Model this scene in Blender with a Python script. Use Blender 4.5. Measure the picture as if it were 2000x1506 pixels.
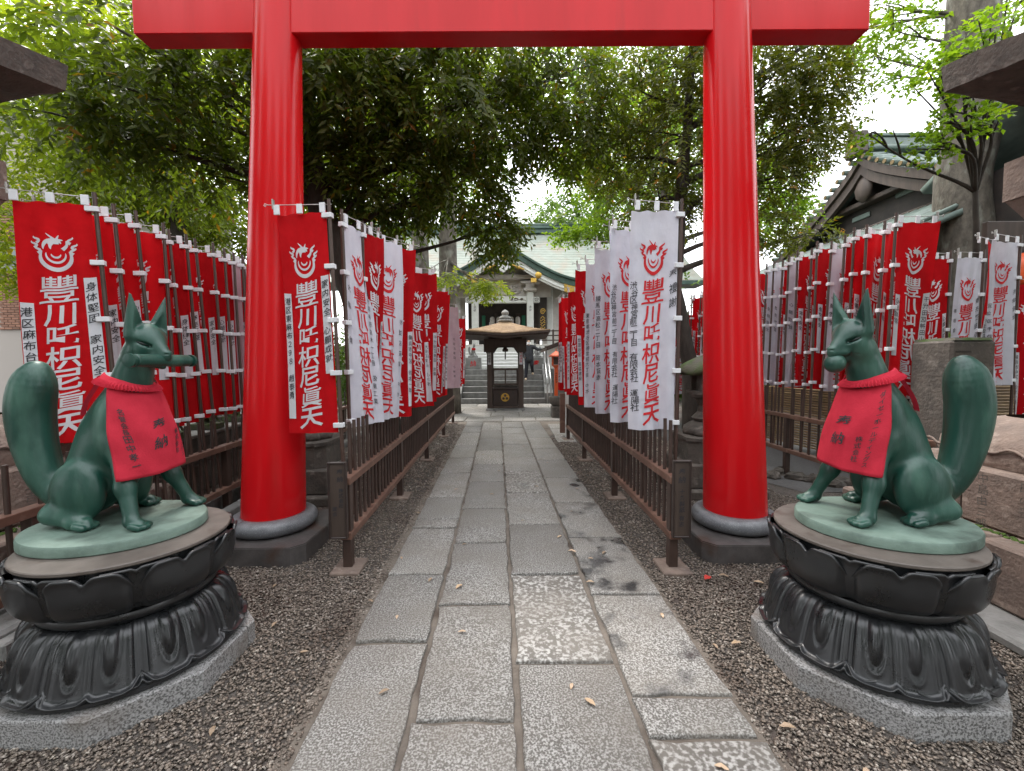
import bpy, bmesh, math, random
import numpy as np
from mathutils import Vector, Matrix

# ------------------------------------------------------------------ camera, sky, sun, exposure
scene = bpy.context.scene
for o in list(bpy.data.objects):
    bpy.data.objects.remove(o)
COL = scene.collection
PI = math.pi

cam_data = bpy.data.cameras.new('camera')
cam_data.sensor_width = 36.0
cam_data.lens = 36.0 * 830 / 2000
cam_data.clip_start = 0.05
cam_data.clip_end = 2000
cam = bpy.data.objects.new('camera', cam_data)
COL.objects.link(cam)
PITCH = math.atan(44 / 830)
cam.matrix_world = (Matrix.Translation((0, 0, 1.6)) @ Matrix.Rotation(PI / 2 - PITCH, 4, 'X')
                    @ Matrix.Rotation(-0.006, 4, 'Z'))
scene.camera = cam

SUN_EL, SUN_AZ = 60.0, -38.0          # high sun behind thin cloud, beyond the trees on the left
world = bpy.data.worlds.new('World')
scene.world = world
world.use_nodes = True
wn, wl = world.node_tree.nodes, world.node_tree.links
wn.clear()
w_out = wn.new('ShaderNodeOutputWorld')
w_bg = wn.new('ShaderNodeBackground')
w_sky = wn.new('ShaderNodeTexSky')
w_sky.sky_type = 'NISHITA'
w_sky.sun_disc = False
w_sky.sun_elevation = math.radians(SUN_EL)
w_sky.sun_rotation = math.radians(SUN_AZ)
w_sky.air_density = 1.0
w_sky.dust_density = 6.0
w_sky.ozone_density = 1.0
w_mix = wn.new('ShaderNodeMixRGB')     # even cloud cover over the clear sky
w_mix.inputs['Fac'].default_value = 0.78
w_mix.inputs['Color2'].default_value = (14.0, 14.3, 14.9, 1)
wl.new(w_sky.outputs['Color'], w_mix.inputs['Color1'])
wl.new(w_mix.outputs['Color'], w_bg.inputs['Color'])
w_bg.inputs['Strength'].default_value = 0.12
wl.new(w_bg.outputs['Background'], w_out.inputs['Surface'])

sun_data = bpy.data.lights.new('sun', 'SUN')
sun_data.energy = 1.5
sun_data.angle = math.radians(12)
sun_data.color = (1.0, 0.96, 0.9)
sun = bpy.data.objects.new('sun', sun_data)
COL.objects.link(sun)
az, el = math.radians(SUN_AZ), math.radians(SUN_EL)
sun_dir = Vector((math.sin(az) * math.cos(el), math.cos(az) * math.cos(el), math.sin(el)))
sun.rotation_euler = sun_dir.to_track_quat('Z', 'Y').to_euler()

scene.view_settings.view_transform = 'Standard'
scene.view_settings.look = 'None'
scene.view_settings.exposure = 1.25
scene.view_settings.gamma = 1.0
scene.view_settings.use_curve_mapping = False
scene.render.engine = 'CYCLES'
scene.cycles.use_denoising = True
scene.cycles.max_bounces = 8
scene.cycles.transparent_max_bounces = 8
scene.cycles.caustics_reflective = False
scene.cycles.caustics_refractive = False

rng = np.random.default_rng(7)
random.seed(7)

# ------------------------------------------------------------------ materials
def pmat(name, c1, c2=None, scale=4.0, rough=0.6, rough2=None, bump=0.0, bscale=60.0, metal=0.0, spec=0.5,
         coat=0.0, trans=0.0, contrast=(0.35, 0.65), tint=0.0, detail=6.0, c3=None, c3scale=25.0, c3range=(0.6, 0.7), stretch=None):
    m = bpy.data.materials.new(name)
    m.use_nodes = True
    n, l = m.node_tree.nodes, m.node_tree.links
    b = n['Principled BSDF']
    out = n['Material Output']
    b.inputs['Base Color'].default_value = (*c1, 1)
    b.inputs['Roughness'].default_value = rough
    b.inputs['Metallic'].default_value = metal
    b.inputs['Specular IOR Level'].default_value = spec
    b.inputs['Coat Weight'].default_value = coat
    b.inputs['Coat Roughness'].default_value = 0.12
    tc = n.new('ShaderNodeTexCoord')
    oi = n.new('ShaderNodeObjectInfo')
    add = n.new('ShaderNodeVectorMath'); add.operation = 'ADD'
    cmb = n.new('ShaderNodeVectorMath'); cmb.operation = 'SCALE'
    cmb.inputs[0].default_value = (37.0, 53.0, 19.0)
    l.new(oi.outputs['Random'], cmb.inputs['Scale'])
    l.new(tc.outputs['Object'], add.inputs[0]); l.new(cmb.outputs[0], add.inputs[1])
    vec = add.outputs[0]
    if stretch:
        mp = n.new('ShaderNodeMapping'); mp.inputs['Scale'].default_value = stretch
        l.new(vec, mp.inputs['Vector']); vec = mp.outputs[0]
    col = None
    if c2 is not None:
        t = n.new('ShaderNodeTexNoise'); t.inputs['Scale'].default_value = scale; t.inputs['Detail'].default_value = detail
        t.inputs['Roughness'].default_value = 0.62
        l.new(vec, t.inputs['Vector'])
        r = n.new('ShaderNodeMapRange'); r.inputs['From Min'].default_value = contrast[0]; r.inputs['From Max'].default_value = contrast[1]
        l.new(t.outputs['Fac'], r.inputs['Value'])
        mx = n.new('ShaderNodeMixRGB'); mx.inputs['Color1'].default_value = (*c1, 1); mx.inputs['Color2'].default_value = (*c2, 1)
        l.new(r.outputs['Result'], mx.inputs['Fac']); col = mx.outputs['Color']
        if rough2 is not None:
            rr = n.new('ShaderNodeMapRange'); rr.inputs['To Min'].default_value = rough; rr.inputs['To Max'].default_value = rough2
            l.new(r.outputs['Result'], rr.inputs['Value']); l.new(rr.outputs['Result'], b.inputs['Roughness'])
        if c3 is not None:
            t3 = n.new('ShaderNodeTexNoise'); t3.inputs['Scale'].default_value = c3scale; t3.inputs['Detail'].default_value = 4.0
            l.new(vec, t3.inputs['Vector'])
            r3 = n.new('ShaderNodeMapRange'); r3.inputs['From Min'].default_value = c3range[0]; r3.inputs['From Max'].default_value = c3range[1]
            l.new(t3.outputs['Fac'], r3.inputs['Value'])
            m3 = n.new('ShaderNodeMixRGB'); l.new(col, m3.inputs['Color1']); m3.inputs['Color2'].default_value = (*c3, 1)
            l.new(r3.outputs['Result'], m3.inputs['Fac']); col = m3.outputs['Color']
    if tint > 0:
        hs = n.new('ShaderNodeHueSaturation')
        if col is not None: l.new(col, hs.inputs['Color'])
        else: hs.inputs['Color'].default_value = (*c1, 1)
        tr = n.new('ShaderNodeMapRange'); tr.inputs['To Min'].default_value = 1 - tint; tr.inputs['To Max'].default_value = 1 + tint
        l.new(oi.outputs['Random'], tr.inputs['Value']); l.new(tr.outputs['Result'], hs.inputs['Value'])
        col = hs.outputs['Color']
    if col is not None:
        l.new(col, b.inputs['Base Color'])
    if bump > 0:
        tb = n.new('ShaderNodeTexNoise'); tb.inputs['Scale'].default_value = bscale; tb.inputs['Detail'].default_value = 5.0
        l.new(vec, tb.inputs['Vector'])
        bp = n.new('ShaderNodeBump'); bp.inputs['Strength'].default_value = bump; bp.inputs['Distance'].default_value = 0.02
        l.new(tb.outputs['Fac'], bp.inputs['Height']); l.new(bp.outputs['Normal'], b.inputs['Normal'])
    if trans > 0:
        tl = n.new('ShaderNodeBsdfTranslucent'); tl.inputs['Color'].default_value = (*c1, 1)
        if col is not None: l.new(col, tl.inputs['Color'])
        ms = n.new('ShaderNodeMixShader'); ms.inputs['Fac'].default_value = trans
        l.new(b.outputs[0], ms.inputs[1]); l.new(tl.outputs[0], ms.inputs[2]); l.new(ms.outputs[0], out.inputs['Surface'])
    return m

def leafmat(name, c_dark, c_mid, c_odd, trans=0.45, spec=0.4, rough=0.42, tscale=(1.6, 1.75, 0.6)):
    """leaf colour varies leaf by leaf through the mesh attribute 'tint' (0..1)"""
    m = bpy.data.materials.new(name); m.use_nodes = True
    n, l = m.node_tree.nodes, m.node_tree.links
    b = n['Principled BSDF']; out = n['Material Output']
    at = n.new('ShaderNodeAttribute'); at.attribute_name = 'tint'
    cr = n.new('ShaderNodeValToRGB')
    e = cr.color_ramp.elements
    e[0].position = 0.0; e[0].color = (*c_dark, 1)
    e[1].position = 0.88; e[1].color = (*c_mid, 1)
    x = e.new(0.95); x.color = (*c_odd, 1)
    l.new(at.outputs['Fac'], cr.inputs['Fac'])
    l.new(cr.outputs['Color'], b.inputs['Base Color'])
    b.inputs['Roughness'].default_value = rough; b.inputs['Specular IOR Level'].default_value = spec
    tl = n.new('ShaderNodeBsdfTranslucent')
    mul = n.new('ShaderNodeMixRGB'); mul.blend_type = 'MULTIPLY'; mul.inputs['Fac'].default_value = 1.0
    mul.inputs['Color2'].default_value = (*tscale, 1)
    l.new(cr.outputs['Color'], mul.inputs['Color1']); l.new(mul.outputs['Color'], tl.inputs['Color'])
    ms = n.new('ShaderNodeMixShader'); ms.inputs['Fac'].default_value = trans
    l.new(b.outputs[0], ms.inputs[1]); l.new(tl.outputs[0], ms.inputs[2]); l.new(ms.outputs[0], out.inputs['Surface'])
    return m

M = {}
M['vermilion'] = pmat('vermilion_paint', (0.60, 0.008, 0.012), (0.53, 0.007, 0.010), scale=1.5, rough=0.15, rough2=0.26, coat=0.0, spec=0.22, bump=0.012, bscale=2.0, c3=(0.42, 0.012, 0.012), c3scale=1.6, c3range=(0.58, 0.8), stretch=(3, 3, 0.35))
M['red_cloth'] = pmat('red_cloth', (0.52, 0.006, 0.010), (0.44, 0.005, 0.008), scale=6, rough=0.85, trans=0.22, bump=0.6, bscale=7, spec=0.12, tint=0.18)
M['white_cloth'] = pmat('white_cloth', (0.62, 0.62, 0.68), (0.55, 0.55, 0.62), scale=5, rough=0.85, trans=0.22, bump=0.8, bscale=7, spec=0.12, tint=0.07)
M['pale_cloth'] = pmat('faded_pink_cloth', (0.60, 0.44, 0.49), (0.52, 0.36, 0.41), scale=5, rough=0.85, trans=0.22, spec=0.2)
M['dark_red_cloth'] = pmat('dark_red_cloth', (0.30, 0.010, 0.02), (0.2, 0.008, 0.015), scale=5, rough=0.85, trans=0.2, spec=0.2)
M['bib_cloth'] = pmat('bib_red_cloth', (0.60, 0.036, 0.062), (0.52, 0.028, 0.050), scale=12, rough=0.9, trans=0.15, bump=0.12, bscale=120, spec=0.15)
M['paper'] = pmat('white_paper', (0.64, 0.64, 0.67), (0.57, 0.57, 0.60), scale=8, rough=0.8, trans=0.12)
M['ink'] = pmat('black_ink', (0.015, 0.015, 0.02), (0.03, 0.03, 0.035), scale=30, rough=0.7)
M['white_print'] = pmat('white_print', (0.66, 0.65, 0.67), (0.60, 0.59, 0.61), scale=9, rough=0.8, trans=0.15)
M['red_print'] = pmat('red_print', (0.60, 0.014, 0.02), (0.52, 0.012, 0.018), scale=9, rough=0.8, trans=0.15)
M['tab'] = pmat('white_tape', (0.74, 0.74, 0.76), (0.66, 0.66, 0.68), scale=15, rough=0.6)
M['pole'] = pmat('brown_plastic_pole', (0.055, 0.030, 0.022), (0.075, 0.045, 0.034), scale=8, rough=0.38, tint=0.15)
M['rod'] = pmat('steel_wire', (0.5, 0.5, 0.48), (0.35, 0.3, 0.28), scale=20, rough=0.35, metal=0.9)
M['fence'] = pmat('brown_fence_paint', (0.040, 0.024, 0.019), (0.060, 0.036, 0.028), scale=7, rough=0.42, bump=0.05, bscale=90, c3=(0.09, 0.058, 0.045), c3scale=5, c3range=(0.6, 0.8))
M['fence_rail'] = pmat('brown_rail_paint', (0.105, 0.052, 0.036), (0.165, 0.085, 0.060), scale=5, rough=0.5, bump=0.05, bscale=90, c3=(0.25, 0.16, 0.12), c3scale=9, c3range=(0.58, 0.75))
M['bronze'] = pmat('green_bronze', (0.006, 0.042, 0.030), (0.015, 0.074, 0.053), scale=4, rough=0.30, rough2=0.48, bump=0.10, bscale=34, spec=0.6, contrast=(0.35, 0.72), c3=(0.062, 0.150, 0.112), c3scale=5.0, c3range=(0.50, 0.76), stretch=(1.5, 1.5, 0.55))
M['bronze_plate'] = pmat('verdigris_plate', (0.115, 0.175, 0.142), (0.18, 0.255, 0.212), scale=6, rough=0.6, bump=0.12, bscale=50, c3=(0.050, 0.075, 0.060), c3scale=5, c3range=(0.50, 0.72))
M['eye_dark'] = pmat('dark_eye', (0.004, 0.010, 0.008), rough=0.4)
M['black_stone'] = pmat('polished_black_bronze', (0.010, 0.011, 0.012), (0.019, 0.020, 0.022), scale=5, rough=0.27, rough2=0.38, spec=0.6, bump=0.02, bscale=60, contrast=(0.4, 0.7))
M['disc'] = pmat('grey_bronze_disc', (0.090, 0.075, 0.064), (0.135, 0.115, 0.100), scale=7, rough=0.5, c3=(0.055, 0.036, 0.027), c3scale=9, c3range=(0.58, 0.75), bump=0.04, bscale=60)
M['granite'] = pmat('speckled_granite', (0.33, 0.325, 0.32), (0.085, 0.082, 0.080), scale=115, rough=0.6, bump=0.15, bscale=110, detail=3, contrast=(0.44, 0.60), c3=(0.13, 0.105, 0.085), c3scale=3, c3range=(0.50, 0.72))
M['plinth'] = pmat('dark_plinth_stone', (0.055, 0.050, 0.048), (0.095, 0.085, 0.082), scale=9, rough=0.42, bump=0.12, bscale=60, c3=(0.06, 0.03, 0.02), c3scale=4, c3range=(0.55, 0.7))
M['ring'] = pmat('grey_ring_stone', (0.16, 0.165, 0.175), (0.10, 0.104, 0.112), scale=14, rough=0.38, bump=0.06, bscale=90, c3=(0.24, 0.24, 0.25), c3scale=160, c3range=(0.56, 0.64))
M['old_stone'] = pmat('old_brown_stone', (0.21, 0.155, 0.125), (0.13, 0.098, 0.082), scale=5, rough=0.85, bump=0.5, bscale=38, c3=(0.30, 0.24, 0.20), c3scale=12, c3range=(0.58, 0.74))
M['dark_stone'] = pmat('dark_weathered_stone', (0.115, 0.098, 0.082), (0.068, 0.060, 0.052), scale=6, rough=0.85, bump=0.5, bscale=35, c3=(0.17, 0.15, 0.13), c3scale=11, c3range=(0.58, 0.74))
M['grey_stone'] = pmat('grey_stone', (0.24, 0.235, 0.225), (0.15, 0.148, 0.14), scale=6, rough=0.8, bump=0.3, bscale=40, tint=0.12)
M['mossy_stone'] = pmat('mossy_stone', (0.085, 0.105, 0.045), (0.10, 0.09, 0.075), scale=6, rough=0.9, bump=0.5, bscale=40, c3=(0.055, 0.095, 0.02), c3scale=7, c3range=(0.45, 0.62))
M['moss'] = pmat('moss', (0.07, 0.13, 0.015), (0.035, 0.06, 0.012), scale=30, rough=0.95, bump=0.8, bscale=120)
M['asphalt'] = pmat('grey_asphalt', (0.075, 0.074, 0.074), (0.11, 0.107, 0.105), scale=30, rough=0.85, bump=0.3, bscale=150)
M['mortar'] = pmat('path_mortar', (0.175, 0.148, 0.122), (0.12, 0.10, 0.082), scale=9, rough=0.9, bump=0.4, bscale=70, c3=(0.06, 0.042, 0.031), c3scale=3, c3range=(0.55, 0.7))
M['soil'] = pmat('dark_gravel_soil', (0.055, 0.045, 0.038), (0.115, 0.10, 0.088), scale=55, rough=0.9, bump=0.9, bscale=60, detail=3, c3=(0.05, 0.028, 0.020), c3scale=1.3, c3range=(0.5, 0.68))
M['bark_dark'] = pmat('dark_bark', (0.030, 0.024, 0.019), (0.055, 0.045, 0.036), scale=9, rough=0.9, bump=0.8, bscale=18, stretch=(1, 1, 0.35))
M['bark_grey'] = pmat('grey_bark', (0.150, 0.130, 0.104), (0.062, 0.053, 0.042), scale=8, rough=0.9, bump=1.0, bscale=16, c3=(0.20, 0.20, 0.165), c3scale=6, c3range=(0.55, 0.7), stretch=(1, 1, 0.5))
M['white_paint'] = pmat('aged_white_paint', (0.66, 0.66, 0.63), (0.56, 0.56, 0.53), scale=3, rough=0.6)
M['cream_paint'] = pmat('dull_cream_paint', (0.56, 0.52, 0.48), (0.46, 0.42, 0.39), scale=4, rough=0.65)  # duller and slightly pinker than the white paint
M['gold'] = pmat('gold_leaf', (0.62, 0.40, 0.09), (0.5, 0.30, 0.06), scale=20, rough=0.38, metal=0.7, bump=0.2, bscale=60)
M['dark_wood'] = pmat('dark_brown_wood', (0.045, 0.030, 0.023), (0.070, 0.048, 0.037), scale=10, rough=0.6, stretch=(1, 1, 0.15))
M['box_wood'] = pmat('black_brown_box_wood', (0.026, 0.017, 0.015), (0.040, 0.026, 0.021), scale=9, rough=0.4)
M['shingle'] = pmat('tan_wood_shingle', (0.38, 0.265, 0.165), (0.28, 0.185, 0.11), scale=14, rough=0.85, bump=0.3, bscale=50, tint=0.22)
M['copper_dark'] = pmat('dark_green_copper', (0.022, 0.050, 0.036), (0.045, 0.085, 0.065), scale=4, rough=0.55)
M['copper_roof'] = pmat('pale_copper_roof', (0.25, 0.28, 0.24), (0.21, 0.235, 0.20), scale=3, rough=0.6, c3=(0.25, 0.215, 0.17), c3scale=1.2, c3range=(0.5, 0.7))
M['roll_bronze'] = pmat('dull_bronze', (0.22, 0.15, 0.06), (0.14, 0.10, 0.05), scale=8, rough=0.5, metal=0.5)
M['copper_rib'] = pmat('grey_green_copper', (0.17, 0.215, 0.19), (0.11, 0.145, 0.13), scale=4, rough=0.5, tint=0.1)
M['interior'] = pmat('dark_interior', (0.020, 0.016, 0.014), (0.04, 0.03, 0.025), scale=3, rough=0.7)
M['green_panel'] = pmat('green_panel', (0.012, 0.16, 0.085), rough=0.5)
M['orange_paint'] = pmat('orange_lacquer', (0.72, 0.11, 0.025), (0.62, 0.09, 0.02), scale=6, rough=0.4)
M['steel'] = pmat('brushed_steel', (0.42, 0.42, 0.42), rough=0.3, metal=0.9)
M['bamboo'] = pmat('split_bamboo', (0.36, 0.25, 0.13), (0.27, 0.18, 0.09), scale=9, rough=0.6, tint=0.2)
M['brick'] = pmat('red_brick', (0.25, 0.13, 0.085), (0.20, 0.10, 0.065), scale=18, rough=0.85, tint=0.25, bump=0.2, bscale=90)
M['brick_mortar'] = pmat('brick_mortar', (0.33, 0.30, 0.27), rough=0.9)
M['glass'] = pmat('window_glass', (0.04, 0.05, 0.055), rough=0.08, spec=0.8)
M['fallen_leaf'] = pmat('fallen_leaf', (0.36, 0.25, 0.15), (0.42, 0.31, 0.22), scale=20, rough=0.7, tint=0.35)
M['red_leaf'] = pmat('red_fallen_leaf', (0.42, 0.03, 0.02), rough=0.6)
M['skin'] = pmat('skin', (0.50, 0.31, 0.22), rough=0.5)
M['navy_cloth'] = pmat('black_jacket_cloth', (0.018, 0.019, 0.023), (0.03, 0.03, 0.035), scale=10, rough=0.8)
M['trouser_cloth'] = pmat('dark_trouser_cloth', (0.014, 0.015, 0.022), rough=0.8)
M['beige_shoe'] = pmat('beige_shoe', (0.52, 0.40, 0.28), rough=0.6)
M['hair'] = pmat('black_hair', (0.010, 0.008, 0.007), rough=0.5)
M['white_mask'] = pmat('white_face_mask', (0.75, 0.75, 0.75), rough=0.7)
M['flower'] = pmat('yellow_flower', (0.75, 0.55, 0.05), rough=0.6)
M['leaf_oak'] = leafmat('evergreen_leaf', (0.038, 0.060, 0.012), (0.110, 0.138, 0.026), (0.24, 0.12, 0.025), trans=0.44, spec=0.32, rough=0.38, tscale=(1.8, 2.0, 0.45))
M['leaf_red'] = leafmat('young_red_leaf', (0.042, 0.060, 0.014), (0.120, 0.128, 0.028), (0.32, 0.14, 0.03), trans=0.42, spec=0.32, rough=0.38, tscale=(1.9, 2.0, 0.45))
M['leaf_bright'] = leafmat('sunlit_green_leaf', (0.085, 0.140, 0.017), (0.210, 0.265, 0.032), (0.34, 0.26, 0.035), trans=0.60, tscale=(1.8, 1.7, 0.5))
M['leaf_maple'] = leafmat('fresh_maple_leaf', (0.085, 0.165, 0.018), (0.20, 0.30, 0.03), (0.30, 0.30, 0.04), trans=0.55, tscale=(1.6, 1.6, 0.5))
M['leaf_far'] = leafmat('far_tree_leaf', (0.045, 0.088, 0.020), (0.115, 0.180, 0.040), (0.18, 0.18, 0.05), trans=0.50, tscale=(1.7, 1.8, 0.6))

# ------------------------------------------------------------------ mesh helpers
class MB:
    def __init__(s): s.v, s.f = [], []
    def add(s, vs, fs):
        o = len(s.v); s.v.extend([tuple(map(float, p)) for p in vs]); s.f.extend([tuple(i + o for i in f) for f in fs]); return s
    def box(s, x0, x1, y0, y1, z0, z1, bev=0.0):
        if bev <= 0:
            vs = [(x, y, z) for z in (z0, z1) for y in (y0, y1) for x in (x0, x1)]
            return s.add(vs, [(0, 2, 3, 1), (4, 5, 7, 6), (0, 1, 5, 4), (2, 6, 7, 3), (0, 4, 6, 2), (1, 3, 7, 5)])
        b = min(bev, (x1 - x0) / 2.01, (y1 - y0) / 2.01, (z1 - z0) / 2.01)
        vs, idx = [], {}
        for sx in (0, 1):
            for sy in (0, 1):
                for sz in (0, 1):
                    cx, cy, cz = (x0, x1)[sx], (y0, y1)[sy], (z0, z1)[sz]
                    ix, iy, iz = cx + (b, -b)[sx], cy + (b, -b)[sy], cz + (b, -b)[sz]
                    for a, p in enumerate(((cx, iy, iz), (ix, cy, iz), (ix, iy, cz))):
                        idx[sx, sy, sz, a] = len(vs); vs.append(p)
        I = idx
        fs = []
        for t, flip in ((0, 1), (1, 0)):
            q = [(t, 0, 0), (t, 1, 0), (t, 1, 1), (t, 0, 1)]; f = [I[a, b_, c, 0] for a, b_, c in q]; fs.append(f[::-1] if flip else f)
            q = [(0, t, 0), (0, t, 1), (1, t, 1), (1, t, 0)]; f = [I[a, b_, c, 1] for a, b_, c in q]; fs.append(f[::-1] if flip else f)
            q = [(0, 0, t), (1, 0, t), (1, 1, t), (0, 1, t)]; f = [I[a, b_, c, 2] for a, b_, c in q]; fs.append(f[::-1] if flip else f)
        for a in (0, 1):
            for b_ in (0, 1):
                fs.append([I[a, b_, 0, 0], I[a, b_, 0, 1], I[a, b_, 1, 1], I[a, b_, 1, 0]])
                fs.append([I[a, 0, b_, 0], I[a, 0, b_, 2], I[a, 1, b_, 2], I[a, 1, b_, 0]])
                fs.append([I[0, a, b_, 1], I[0, a, b_, 2], I[1, a, b_, 2], I[1, a, b_, 1]])
                for c in (0, 1): fs.append([I[a, b_, c, 0], I[a, b_, c, 1], I[a, b_, c, 2]])
        return s.add(vs, fs)
    def tube(s, pts, rad, n=10, cap=True):
        pts = [Vector(p) for p in pts]
        if not hasattr(rad, '__len__'): rad = [rad] * len(pts)
        vs, fs = [], []
        ref = None
        for i, p in enumerate(pts):
            t = (pts[min(i + 1, len(pts) - 1)] - pts[max(i - 1, 0)]).normalized()
            if ref is None:
                ref = t.orthogonal().normalized()
            else:
                ref = (ref - t * ref.dot(t))
                ref = ref.normalized() if ref.length > 1e-6 else t.orthogonal().normalized()
            bn = t.cross(ref)
            for k in range(n):
                a = 2 * PI * k / n
                vs.append(p + (ref * math.cos(a) + bn * math.sin(a)) * rad[i])
        for i in range(len(pts) - 1):
            for k in range(n):
                a, b_ = i * n + k, i * n + (k + 1) % n
                fs.append((a, b_, b_ + n, a + n))
        if cap:
            fs.append(tuple(range(n))[::-1]); fs.append(tuple((len(pts) - 1) * n + k for k in range(n)))
        return s.add(vs, fs)
    def lathe(s, prof, n=32, c=(0, 0), sx=1.0, sy=1.0, cap=True):
        vs, fs = [], []
        for r, z in prof:
            for k in range(n):
                a = 2 * PI * k / n
                vs.append((c[0] + r * sx * math.cos(a), c[1] + r * sy * math.sin(a), z))
        for i in range(len(prof) - 1):
            for k in range(n):
                a, b_ = i * n + k, i * n + (k + 1) % n
                fs.append((a, b_, b_ + n, a + n))
        if cap:
            fs.append(tuple(range(n))[::-1]); fs.append(tuple((len(prof) - 1) * n + k for k in range(n)))
        return s.add(vs, fs)
    def prism(s, poly, z0, z1, top_scale=1.0, c=None):
        n = len(poly)
        if c is None: c = (sum(p[0] for p in poly) / n, sum(p[1] for p in poly) / n)
        vs = [(x, y, z0) for x, y in poly] + [(c[0] + (x - c[0]) * top_scale, c[1] + (y - c[1]) * top_scale, z1) for x, y in poly]
        fs = [tuple(range(n))[::-1], tuple(range(n, 2 * n))] + [(k, (k + 1) % n, n + (k + 1) % n, n + k) for k in range(n)]
        return s.add(vs, fs)
    def grid(s, P, flip=False):
        nu, nv = len(P), len(P[0])
        vs = [p for row in P for p in row]
        fs = []
        for i in range(nu - 1):
            for j in range(nv - 1):
                a = i * nv + j
                q = (a, a + 1, a + nv + 1, a + nv)
                fs.append(q[::-1] if flip else q)
        return s.add(vs, fs)
    def mesh(s, name, mat=None, smooth=False, angle=None):
        me = bpy.data.meshes.new(name)
        me.from_pydata(s.v, [], s.f)
        if mat is not None: me.materials.append(M[mat] if isinstance(mat, str) else mat)
        if smooth:
            me.polygons.foreach_set('use_smooth', [True] * len(me.polygons))
            if angle:
                sharp_edges(me, angle)
        me.update()
        return me
    def build(s, name, mat, parent=None, smooth=False, loc=(0, 0, 0), rotz=0.0, angle=None):
        return link(name, s.mesh(name, mat, smooth, angle), parent, loc, rotz)

def sharp_edges(me, angle):
    bm = bmesh.new(); bm.from_mesh(me)
    lim = math.radians(angle)
    for e in bm.edges:
        e.smooth = not (len(e.link_faces) == 2 and e.calc_face_angle(0) > lim)
    bm.to_mesh(me); bm.free()

def link(name, me, parent=None, loc=(0, 0, 0), rotz=0.0):
    o = bpy.data.objects.new(name, me)
    COL.objects.link(o)
    o.location = loc
    if rotz: o.rotation_euler = (0, 0, rotz)
    if parent is not None: o.parent = parent
    return o

def tag(o, label=None, cat=None, group=None, kind=None):
    if label: o['label'] = label
    if cat: o['category'] = cat
    if group: o['group'] = group
    if kind: o['kind'] = kind
    return o

def thing(name, label, cat, loc=(0, 0, 0), rotz=0.0, group=None):
    o = link(name, None, None, loc, rotz)
    return tag(o, label, cat, group)

def copy_tree(o, parent=None):
    c = o.copy(); COL.objects.link(c); c.parent = parent
    for ch in list(o.children): copy_tree(ch, c)
    return c

# ------------------------------------------------------------------ signed distance sculpting (surface nets)
def surface_nets(fn, lo, hi, h):
    ax = [np.arange(lo[i], hi[i] + h, h) for i in range(3)]
    X, Y, Z = np.meshgrid(*ax, indexing='ij')
    V = fn(X, Y, Z).astype(np.float32)
    nx, ny, nz = V.shape
    ins = V < 0
    cnt = np.zeros((nx - 1, ny - 1, nz - 1), np.int8)
    offs = [(a, b, c) for a in (0, 1) for b in (0, 1) for c in (0, 1)]
    for a, b, c in offs: cnt += ins[a:nx - 1 + a, b:ny - 1 + b, c:nz - 1 + c]
    act = (cnt > 0) & (cnt < 8)
    idx = -np.ones(act.shape, np.int64)
    I, J, K = np.nonzero(act)
    idx[I, J, K] = np.arange(len(I))
    pos = np.zeros((len(I), 3)); num = np.zeros(len(I))
    for p in offs:
        for d in range(3):
            if p[d]: continue
            q = list(p); q[d] = 1
            v0 = V[I + p[0], J + p[1], K + p[2]]; v1 = V[I + q[0], J + q[1], K + q[2]]
            m = (v0 < 0) != (v1 < 0)
            t = np.where(m, v0 / np.where(m, v0 - v1, 1), 0)
            e = np.array(p, float)[None, :].repeat(len(I), 0)
            e[:, d] += t
            pos[m] += e[m]; num[m] += 1
    pos /= num[:, None]
    vs = np.stack([ax[0][I], ax[1][J], ax[2][K]], 1) + pos * h
    faces = []
    for d in range(3):
        e1, e2 = (d + 1) % 3, (d + 2) % 3
        a = [slice(None)] * 3; b = [slice(None)] * 3
        a[d] = slice(0, -1); b[d] = slice(1, None)
        s0, s1 = ins[tuple(a)], ins[tuple(b)]
        G = np.argwhere(s0 != s1)
        G = G[(G[:, e1] > 0) & (G[:, e2] > 0) & (G[:, e1] < V.shape[e1] - 1) & (G[:, e2] < V.shape[e2] - 1)]
        if not len(G): continue
        flip = s0[G[:, 0], G[:, 1], G[:, 2]]
        q = []
        for o1, o2 in ((-1, -1), (0, -1), (0, 0), (-1, 0)):
            g = G.copy(); g[:, e1] += o1; g[:, e2] += o2
            q.append(idx[g[:, 0], g[:, 1], g[:, 2]])
        q = np.stack(q, 1)
        q[~flip] = q[~flip][:, ::-1]
        faces.append(q)
    fs = np.concatenate(faces)
    return vs, fs

def np_mesh(name, vs, fs, mat, smooth=True):
    me = bpy.data.meshes.new(name)
    vs = np.asarray(vs, np.float32); fs = np.asarray(fs, np.int32)
    k = fs.shape[1]
    me.vertices.add(len(vs)); me.vertices.foreach_set('co', vs.ravel())
    me.loops.add(fs.size); me.loops.foreach_set('vertex_index', fs.ravel())
    me.polygons.add(len(fs)); me.polygons.foreach_set('loop_start', np.arange(len(fs), dtype=np.int32) * k)
    if smooth: me.polygons.foreach_set('use_smooth', np.ones(len(fs), bool))
    if mat: me.materials.append(M[mat] if isinstance(mat, str) else mat)
    me.update(calc_edges=True)
    return me

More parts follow.
